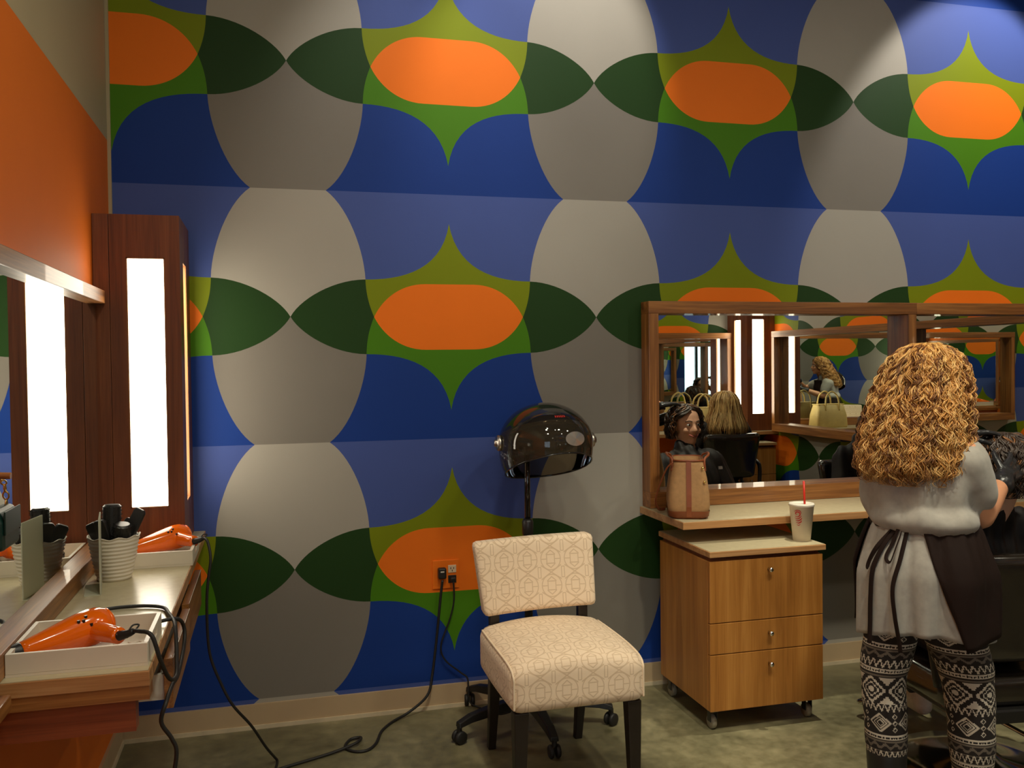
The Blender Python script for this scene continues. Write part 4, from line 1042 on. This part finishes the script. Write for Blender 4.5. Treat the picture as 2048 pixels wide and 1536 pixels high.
# patterned leggings
def pat(u, z):
    p = (0.497-z) % 0.265
    def zig(per, amp, w, v): x = (u/per) % 1.0; return abs(v-amp*abs(2*x-1)) < w
    if p < 0.073:                                   # big stepped diamonds on light ground
        per = 0.085; q = 0.0043; x = abs(((u/per+0.25) % 1.0)-0.5)*per; y = abs(p-0.0365)
        s_ = (math.floor(x/q)+math.floor(y/q))*q
        return 1 if (s_ < 0.007 or 0.013 < s_ < 0.019 or 0.030 < s_ < 0.037 or s_ > 0.052) else 0
    if p < 0.097: v = (p-0.073)/0.024; return (1 if zig(0.016, 0.9, 0.20, v) and 0.05 < v < 0.95 else (2 if v < 0.07 or v > 0.93 else 0))
    if p < 0.160:
        per = 0.082; x = abs(((u/per) % 1.0)-0.5)*per; y = abs(p-0.1285); s_ = x+y*1.1
        if abs(s_-0.028) < 0.0035 or abs(s_-0.018) < 0.002 or abs(s_-0.010) < 0.002: return 1
        x2 = per/2-x
        for yy in (0.0, 0.019): 
            if abs(x2+abs(y-yy)-0.0062) < 0.0016: return 1
        return 0
    if p < 0.182: v = p-0.160; return 0 if (((u/0.0075) % 1.0-0.5)**2*0.000056+(v-0.011)**2 < 0.0000105) else (1 if 0.004 < v < 0.018 else 2 if v < 0.002 or v > 0.020 else 0)
    if p < 0.209: v = (p-0.182)/0.027; return 2 if abs(v-0.5-0.2*math.sin(u*2*PI/0.03)) < 0.16 or v < 0.08 else 0
    if p < 0.235: v = (p-0.209)/0.026; return (1 if zig(0.016, 0.9, 0.20, v) and 0.05 < v < 0.95 else (2 if v < 0.07 or v > 0.93 else 0))
    if p < 0.252: v = p-0.235; return 0 if (((u/0.0075) % 1.0-0.5)**2*0.000056+(v-0.0085)**2 < 0.000008) else (1 if 0.002 < v < 0.015 else 0)
    return 2 if 0.256 < p < 0.260 else 0
mb = MB()
def leg_interp(path, rad, z):
    for i in range(len(path)-1):
        a, b = path[i], path[i+1]
        if a[2] >= z >= b[2]:
            t_ = (a[2]-z)/(a[2]-b[2]); q = Vector(a).lerp(Vector(b), t_); return q, rad[i]+(rad[i+1]-rad[i])*t_
    return Vector(path[-1]), rad[-1]
for path, rad in ((LEGL, RADL), (LEGR, RADR)):
    n, dz = 132, 0.0027; z = 0.74; rings = []; zs = []
    while z > 0.10:
        q, r_ = leg_interp(path, rad, z); r_ += 0.006+0.0025*math.sin(z*38)*math.sin(z*15)
        rings.append([q+V(math.cos(2*PI*k/n)*r_, math.sin(2*PI*k/n)*r_, 0) for k in range(n)]); zs.append(z); z -= dz
    base = len(mb.v); mb.v += [p for r_ in rings for p in r_]
    for i in range(len(rings)-1):
        for k in range(n):
            mb.f.append((base+i*n+k, base+i*n+(k+1) % n, base+(i+1)*n+(k+1) % n, base+(i+1)*n+k))
            a = 2*PI*(k+0.5)/n; a = (a - math.radians(218) + PI) % (2*PI) - PI
            mb.mi.append(pat(a*0.060+0.04, zs[i]))
mb.build('leggings', ['knit_dark', 'knit_light', 'knit_mid'], st, smooth=True, fix=False)
# boots
for path, top in ((LEGL, 0.265), (LEGR, 0.175)):
    a = Vector(path[-1]); q, r_ = leg_interp(path, RADL, top); mb = MB()
    mb.cap(q, V(a.x, a.y, 0.075), 0.058, 0.048); mb.cap(V(a.x, a.y, 0.045)-FW*0.025, V(a.x, a.y, 0.040)+FW*0.12, 0.042, 0.034)
    mb.cap(V(a.x, a.y, 0.03)-FW*0.03, V(a.x, a.y, 0.03)+FW*0.13, 0.029, 0.029)
    bo = blob(mb, 'boot', ['boot_black'], st, 0.008, 4)
# grey tee: loose batwing top bloused at the tie, and its flared tail
mb = MB()
mb.ell(SP(-0.012, -0.01, 1.03), (0.162, 0.132, 0.155), 28, 18, srot); mb.ell(SP(0.015, -0.02, 0.955), (0.160, 0.128, 0.060), 28, 14, srot)
mb.ell(SP(0.045, -0.03, 0.94), (0.085, 0.09, 0.060), 20, 14, srot)
mb.cap(SP(-0.13, 0, 1.142), SP(0.12, 0, 1.142), 0.060); mb.cap(SP(0, 0.0, 1.14), SP(0, 0.01, 1.19), 0.075, 0.065)
mb.cap(SHR+V(0, 0, -0.01), SHR.lerp(ELR, 0.60), 0.062, 0.057); mb.cap(SP(0.09, 0.0, 1.07), SHR.lerp(ELR, 0.38), 0.08, 0.060)
mb.cap(SHL, SHL.lerp(ELL, 0.58), 0.066, 0.058); mb.cap(SP(-0.1, 0.0, 1.06), SHL.lerp(ELL, 0.42), 0.09, 0.062)
shirt = blob(mb, 'shirt', ['tee_grey'], st, 0.009, 10)
_nn = [v.normal.copy() for v in shirt.data.vertices]; _w = wm(st)
for v, n_ in zip(shirt.data.vertices, _nn):      # soft folds running down the cloth
    q = v.co; wq = _w @ q
    a = math.atan2((wq-c0).dot(RT), -(wq-c0).dot(FW))
    fd = max(0, min(1, (wq.z-0.93)/0.06)); v.co = q + n_*fd*(0.0055*math.sin(7*a+16*wq.z+2*math.sin(9*wq.z)) + 0.008*mnoise.noise(V(wq.x*9, wq.y*9, wq.z*5)) + 0.0045*mnoise.noise(V(wq.x*26, wq.y*26, wq.z*8)))
n = 96; rings = []
for i in range(26):
    s_ = i/25; z = 0.945-0.31*s_
    ring = []
    for k in range(n):
        a = 2*PI*k/n
        flare = 0.118+0.050*min(1, s_*2.2)**0.8
        fold = (0.004+0.009*s_)*math.sin(11*a+3*math.sin(2*a))+(0.010*(1-s_))*math.sin(23*a)*0.5
        r1 = flare+0.016+fold; r2 = flare+fold
        hem = 0.022*math.sin(a*2+0.6)*s_
        ring.append(SP(r1*math.sin(a), -r2*math.cos(a)*0.93, z+hem-0.012*s_*math.cos(a)))
    rings.append(ring)
tail = MB().loft(rings, cap=False).build('shirt_tail', 'tee_grey', st, smooth=True, fix=False)
sm = tail.modifiers.new('th', 'SOLIDIFY'); sm.thickness = 0.003
# apron wrapped from the front round to the sides, open at the back
def shirt_r(a, s_):
    flare = 0.118+0.050*min(1, s_*2.2)**0.8
    fold = (0.004+0.009*s_)*math.sin(11*a+3*math.sin(2*a))+(0.010*(1-s_))*math.sin(23*a)*0.5
    return (flare+0.016+fold, flare+fold)
m_ = 72; rings = []
for i in range(22):
    s_ = i/21; z = 0.942-0.315*s_; a0 = math.radians(26+34*s_); a1 = 2*PI-math.radians(64+12*s_)
    ring = []
    for k in range(m_+1):
        a = a0+(a1-a0)*k/m_; s2 = min(1, (0.945-z)/0.31); r1, r2 = shirt_r(a, s2); e = 0.014+0.003*math.sin(5*a+6*s_)
        ring.append(SP((r1+e)*math.sin(a), -(r2+e)*math.cos(a)*0.93, z-0.02*s_*math.cos(a)))
    rings.append(ring)
ap = MB().loft(rings, closed=False, cap=False).build('apron', 'apron_brown', st, smooth=True, fix=False)
sm = ap.modifiers.new('th', 'SOLIDIFY'); sm.thickness = 0.004; sm.offset = 0
# bib on the chest
rings = []
for i in range(10):
    s_ = i/9; z = 0.94+0.22*s_
    rings.append([SP(x*(0.13-0.03*s_), 0.135+0.025*math.sin(PI*min(1, s_*1.2))-0.07*x*x, z) for x in [j/8 for j in range(-8, 9)]])
bib = MB().loft(rings, closed=False, cap=False).build('apron_bib', 'apron_brown', ap, smooth=True, fix=False)
bib.modifiers.new('th', 'SOLIDIFY').thickness = 0.004
def tie(pts, w=0.007, nm='apron_tie'):
    P = []
    for (adeg, z, out) in pts:
        a = math.radians(adeg); s_ = (0.945-z)/0.31; r1, r2 = shirt_r(a, max(0, min(1, s_)))
        P.append(SP((r1+out)*math.sin(a), -(r2+out)*math.cos(a)*0.93, z))
    return MB().tube(smoothpath(P, 6), w, 8, flat=0.18, up=SP(0, -1, 0)-SP(0, 0, 0)).build(nm, 'apron_brown', ap, smooth=True)
tie([(-4, 0.935, 0.012), (-10, 0.89, 0.016), (-16, 0.82, 0.012), (-17, 0.74, 0.012), (-16, 0.66, 0.014), (-15, 0.605, 0.02)])
tie([(10, 0.935, 0.012), (8, 0.86, 0.014), (4, 0.78, 0.012), (6, 0.70, 0.014), (9, 0.63, 0.016), (10, 0.60, 0.02)])
tie([(-6, 0.935, 0.012), (-16, 0.88, 0.018), (-25, 0.83, 0.016), (-24, 0.815, 0.016), (-19, 0.85, 0.018), (-8, 0.93, 0.016)], 0.006)
tie([(2, 0.935, 0.014), (-4, 0.89, 0.018), (-7, 0.855, 0.018), (-1, 0.845, 0.020), (4, 0.885, 0.020), (6, 0.93, 0.014)], 0.005)
tie([(-62, 0.93, 0.010), (-30, 0.938, 0.012), (0, 0.937, 0.014), (26, 0.935, 0.012)], 0.010)
# long curls
def ax_st(z):
    z = np.asarray(z, float); t_ = np.clip((1.42-z)/0.32, 0, 1)[..., None]; c_ = np.array(SP(0, 0, 0)); 
    q = c_ + np.array(RT)*(-0.005*t_) + np.array(FW)*(0.025-0.075*t_); q = q + np.array(LEAN)*np.clip((z-0.85)/0.50, 0, 1)[..., None]; q[..., 2] = z; return q
PROF = [(0.0, 1.466), (0.035, 1.463), (0.066, 1.450), (0.092, 1.425), (0.110, 1.39), (0.121, 1.345), (0.130, 1.29), (0.139, 1.22), (0.145, 1.15), (0.142, 1.10), (0.120, 1.06)]
hair, _ = head_hair(st, 'hair', ax_st, FW, PROF, 3, 460, 11, ['hair_root', 'hair_gold', 'hair_light'], [0.32, 0.42, 0.26], front=122, crown=0.13, end=(0.84, 1.0), short=0.35,
    kk=(0.88, 1.06), lamp=0.0075, lwl=(0.042, 0.075), samp=0.0034, swl=(0.03, 0.05), spread=0.013, rad=(0.0009, 0.0018), m=52)
_G = np.random.default_rng(5); _n = 70
_t = np.linspace(0, 1, 18)[None, :]; _a = _G.uniform(-2.1, 2.1, (_n, 1))+0.15*_t; _z = _G.uniform(1.14, 1.46, (_n, 1))-0.10*_t
_pr = np.array(PROF); _r = np.interp(-_z, -_pr[:, 1], _pr[:, 0])*(1.02+0.13*np.sin(np.pi*_t)*_G.uniform(0.3, 1.0, (_n, 1)))
_P = ax_st(_z)+np.array(RT)*(np.sin(_a)*_r)[..., None]-np.array(FW)*(np.cos(_a)*_r*0.95)[..., None]
_th = 16*_t+_G.uniform(0, 6, (_n, 1)); _P = _P+0.005*np.stack([np.cos(_th), np.sin(_th), 0*_th], -1)
strand_mesh(_P, np.full(_n, 0.0007), np.zeros(_n, int), 'flyaway_curls', ['hair_light'], hair, 3)

# --- seated, caped clients ---------------------------------------------------
def seated(name_label, loc, rz, hc_, headF, dz=0.0, skin='skin_fair', face=False, shoes=True, fx=(-0.105, 0.105)):
    p = thing('person', name_label, 'person', loc, rz)
    Mx = wm(p)
    def L(x, y, z): return Mx @ V(x, y, z+dz)
    mb = MB()
    c = Vector(hc_)
    P, rot = head_prims(mb, c, headF, 1.0)
    mb.cap(c+V(0, 0, -0.05)-Vector((headF[0], headF[1], 0))*0.02, L(0, -0.03, 0.84), 0.048, 0.055)
    mb.ell(L(0, -0.01, 0.70), (0.14, 0.10, 0.17), 20, 14, Mx.to_3x3().to_4x4()); mb.ell(L(0, 0.0, 0.49), (0.15, 0.12, 0.10), 20, 14, Mx.to_3x3().to_4x4()); mb.cap(L(-0.13, -0.02, 0.83), L(0.13, -0.02, 0.83), 0.05)
    for sx in (-1, 1):
        mb.cap(L(sx*0.09, 0.03, 0.455), L(sx*0.10, 0.37, 0.44), 0.075, 0.06)
        a_ = L(sx*0.10, 0.37, 0.43); fo = fx[0] if sx < 0 else fx[1]; b_ = Mx @ V(fo, 0.45, 0.115); mb.cap(a_, b_, 0.055, 0.036)
        mb.cap(b_, Mx @ V(fo, 0.54, 0.085), 0.034, 0.028)
        mb.cap(L(sx*0.17, -0.02, 0.82), L(sx*0.21, 0.06, 0.62), 0.043, 0.038); mb.cap(L(sx*0.21, 0.06, 0.62), L(sx*0.10, 0.25, 0.55), 0.036, 0.028); mb.ell(L(sx*0.08, 0.28, 0.545), 0.034, 12, 8)
    zsk = (c.z-0.20)
    bd = blob(mb, 'body', [skin, 'pants_black'], p, 0.0075, 3, pick=lambda q: 0 if (q.z > zsk and (q.x-c.x)**2+(q.y-c.y)**2 < 0.0150) else 1)
    if face: face_parts(p, P, rot)
    mb = MB(); rr_ = Mx.to_3x3().to_4x4()
    mb.cap(L(0, -0.035, 0.85), L(0, -0.035, 0.885), 0.075, 0.058); mb.ell(L(0, -0.065, 0.895), (0.085, 0.050, 0.075), 20, 12, rr_); mb.cap(L(-0.15, -0.02, 0.835), L(0.15, -0.02, 0.835), 0.074)
    mb.ell(L(0, 0.0, 0.70), (0.19, 0.125, 0.20), 24, 16, rr_)
    for sx in (-1, 1):
        mb.cap(L(sx*0.175, -0.02, 0.82), L(sx*0.225, 0.05, 0.62), 0.064, 0.062); mb.cap(L(sx*0.22, 0.06, 0.62), L(sx*0.12, 0.27, 0.55), 0.062, 0.055)
        mb.cap(L(sx*0.10, 0.05, 0.47), L(sx*0.11, 0.38, 0.46), 0.085, 0.075); mb.cap(L(sx*0.11, 0.40, 0.45), L(sx*0.12, 0.44, 0.33), 0.065, 0.05)
    mb.ell(L(0, 0.2, 0.50), (0.20, 0.26, 0.085), 24, 14, rr_)
    cape = blob(mb, 'cape', ['cape_black'], p, 0.011, 9)
    _nn = [v.normal.copy() for v in cape.data.vertices]
    for v, n_ in zip(cape.data.vertices, _nn):
        v.co = v.co + n_*(0.009*mnoise.noise(v.co*9)+0.006*math.sin(30*math.atan2(v.co.x, v.co.y+0.3)+8*v.co.z))
    if shoes:
        for sx in (-1, 1):
            a = Mx @ V(fx[0] if sx < 0 else fx[1], 0.45, 0.10); d = (Mx.to_3x3() @ V(0, 1, -0.10)).normalized(); mb = MB()
            mb.cap(a+V(0, 0, -0.01)-d*0.02, a+d*0.045+V(0, 0, -0.005), 0.043, 0.036); mb.cap(a+V(0, 0, -0.035)-d*0.035, a+d*0.15+V(0, 0, -0.03), 0.036, 0.030)
            sh = blob(mb, 'shoe', ['shoe_white'], p, 0.007, 3)
            for i_ in range(4):
                b = a+d*(0.045+0.022*i_)+V(0, 0, 0.030-0.010*i_); s2 = (Mx.to_3x3() @ V(1, 0, 0))
                MB().tube([b-s2*0.018, b+V(0, 0, 0.005), b+s2*0.018], 0.003, 6).build('lace', 'knit_mid', sh, smooth=True)
    return p, P, L
# client whose face shows in the mural mirror
hF = (0.10, 0.995)
HC = V(1.622, -1.185, 1.050)
cl, P, L = seated('seated client in a black cape smiling in the mirror, dark hair being coloured', (1.615, -1.10, 0), math.radians(-8), HC, hF, 0.0, 'skin_fair', True, fx=(0.045, 0.15))
def ax_of(c, F, sh=-0.012):
    c = np.array(c); F = np.array([F[0], F[1], 0.0]); F /= np.linalg.norm(F)
    def f(z):
        z = np.asarray(z, float); q = np.zeros(z.shape+(3,))+c+F*sh; q[..., 2] = z; return q
    return f
def prof_at(z0, tab): return [(r_, z0+z) for r_, z in tab]
h, hp = head_hair(cl, 'hair', ax_of(HC, hF), hF, prof_at(HC.z, [(0.0, 0.122), (0.042, 0.115), (0.076, 0.095), (0.096, 0.062), (0.102, 0.02), (0.106, -0.03), (0.098, -0.08)]), 11, 190, 7, ['hair_dark', 'hair_root'], [0.88, 0.12],
    front=108, crown=0.085, end=(0.8, 1.0), short=0.3, lamp=0.008, lwl=(0.05, 0.08), samp=0.002, spread=0.012, rad=(0.002, 0.0034), m=26, back=1.06, frontf=0.98)
for a, s_ in ((1.5, 0.10), (-1.6, 0.09), (-1.3, 0.15), (1.3, 0.07), (2.2, 0.07), (-1.9, 0.13)):
    q = hp(np.array([a]), np.array([s_]), np.array([1.08]))[0][0]; MB().ell(q, (0.006, 0.006, 0.005), 8, 6).build('foil_clip', 'foil', h, smooth=True)
MB().box((-0.008, -0.004, 0), (0.018, 0.004, 0.018), Matrix.Translation(L(0.13, 0.085, 0.80)) @ Matrix.Rotation(0.3, 4, 'X')).build('cape_tag', 'foil', cl)
# blonde woman, back to us in the mirror
HB = V(2.852, -3.02, 1.062); bF = (0.05, -1.0)
bl, P, L = seated('blonde long-haired woman in a dark cape seen from behind in the mirror', (2.86, -3.06, 0), math.radians(184), HB, bF, 0.03, 'skin_fair', False)
head_hair(bl, 'hair', ax_of(HB, bF), bF, prof_at(HB.z, [(0.0, 0.116), (0.045, 0.109), (0.080, 0.088), (0.102, 0.05), (0.112, 0.0), (0.122, -0.06), (0.145, -0.12), (0.166, -0.18), (0.160, -0.23)]), 21, 150, 8, ['hair_blonde_dark', 'hair_blonde'], [0.3, 0.7],
    front=112, crown=0.085, end=(0.92, 1.0), short=0.05, lamp=0.002, lwl=(0.15, 0.25), samp=0.001, swl=(0.1, 0.2), spread=0.013, rad=(0.0018, 0.0032), m=24, back=1.06, frontf=0.98)
# third caped person beyond the stylist
HT = V(2.90, -1.14, 0.995); tF = (0.15, 1.0)
th, P, L = seated('person in a dark cape at the second mural mirror, shoulder seen in the mirror', (2.80, -1.10, 0), 0.0, HT, tF, 0.0, 'skin_fair', False)
head_hair(th, 'hair', ax_of(HT, tF), tF, prof_at(HT.z, [(0.0, 0.118), (0.045, 0.111), (0.080, 0.090), (0.102, 0.055), (0.112, 0.01), (0.114, -0.05), (0.105, -0.09)]), 31, 90, 7, ['hair_dark', 'hair_root'], [0.7, 0.3],
    front=112, crown=0.085, end=(0.85, 1.0), short=0.1, lamp=0.003, spread=0.012, rad=(0.002, 0.0034), m=20, back=1.06, frontf=0.98)
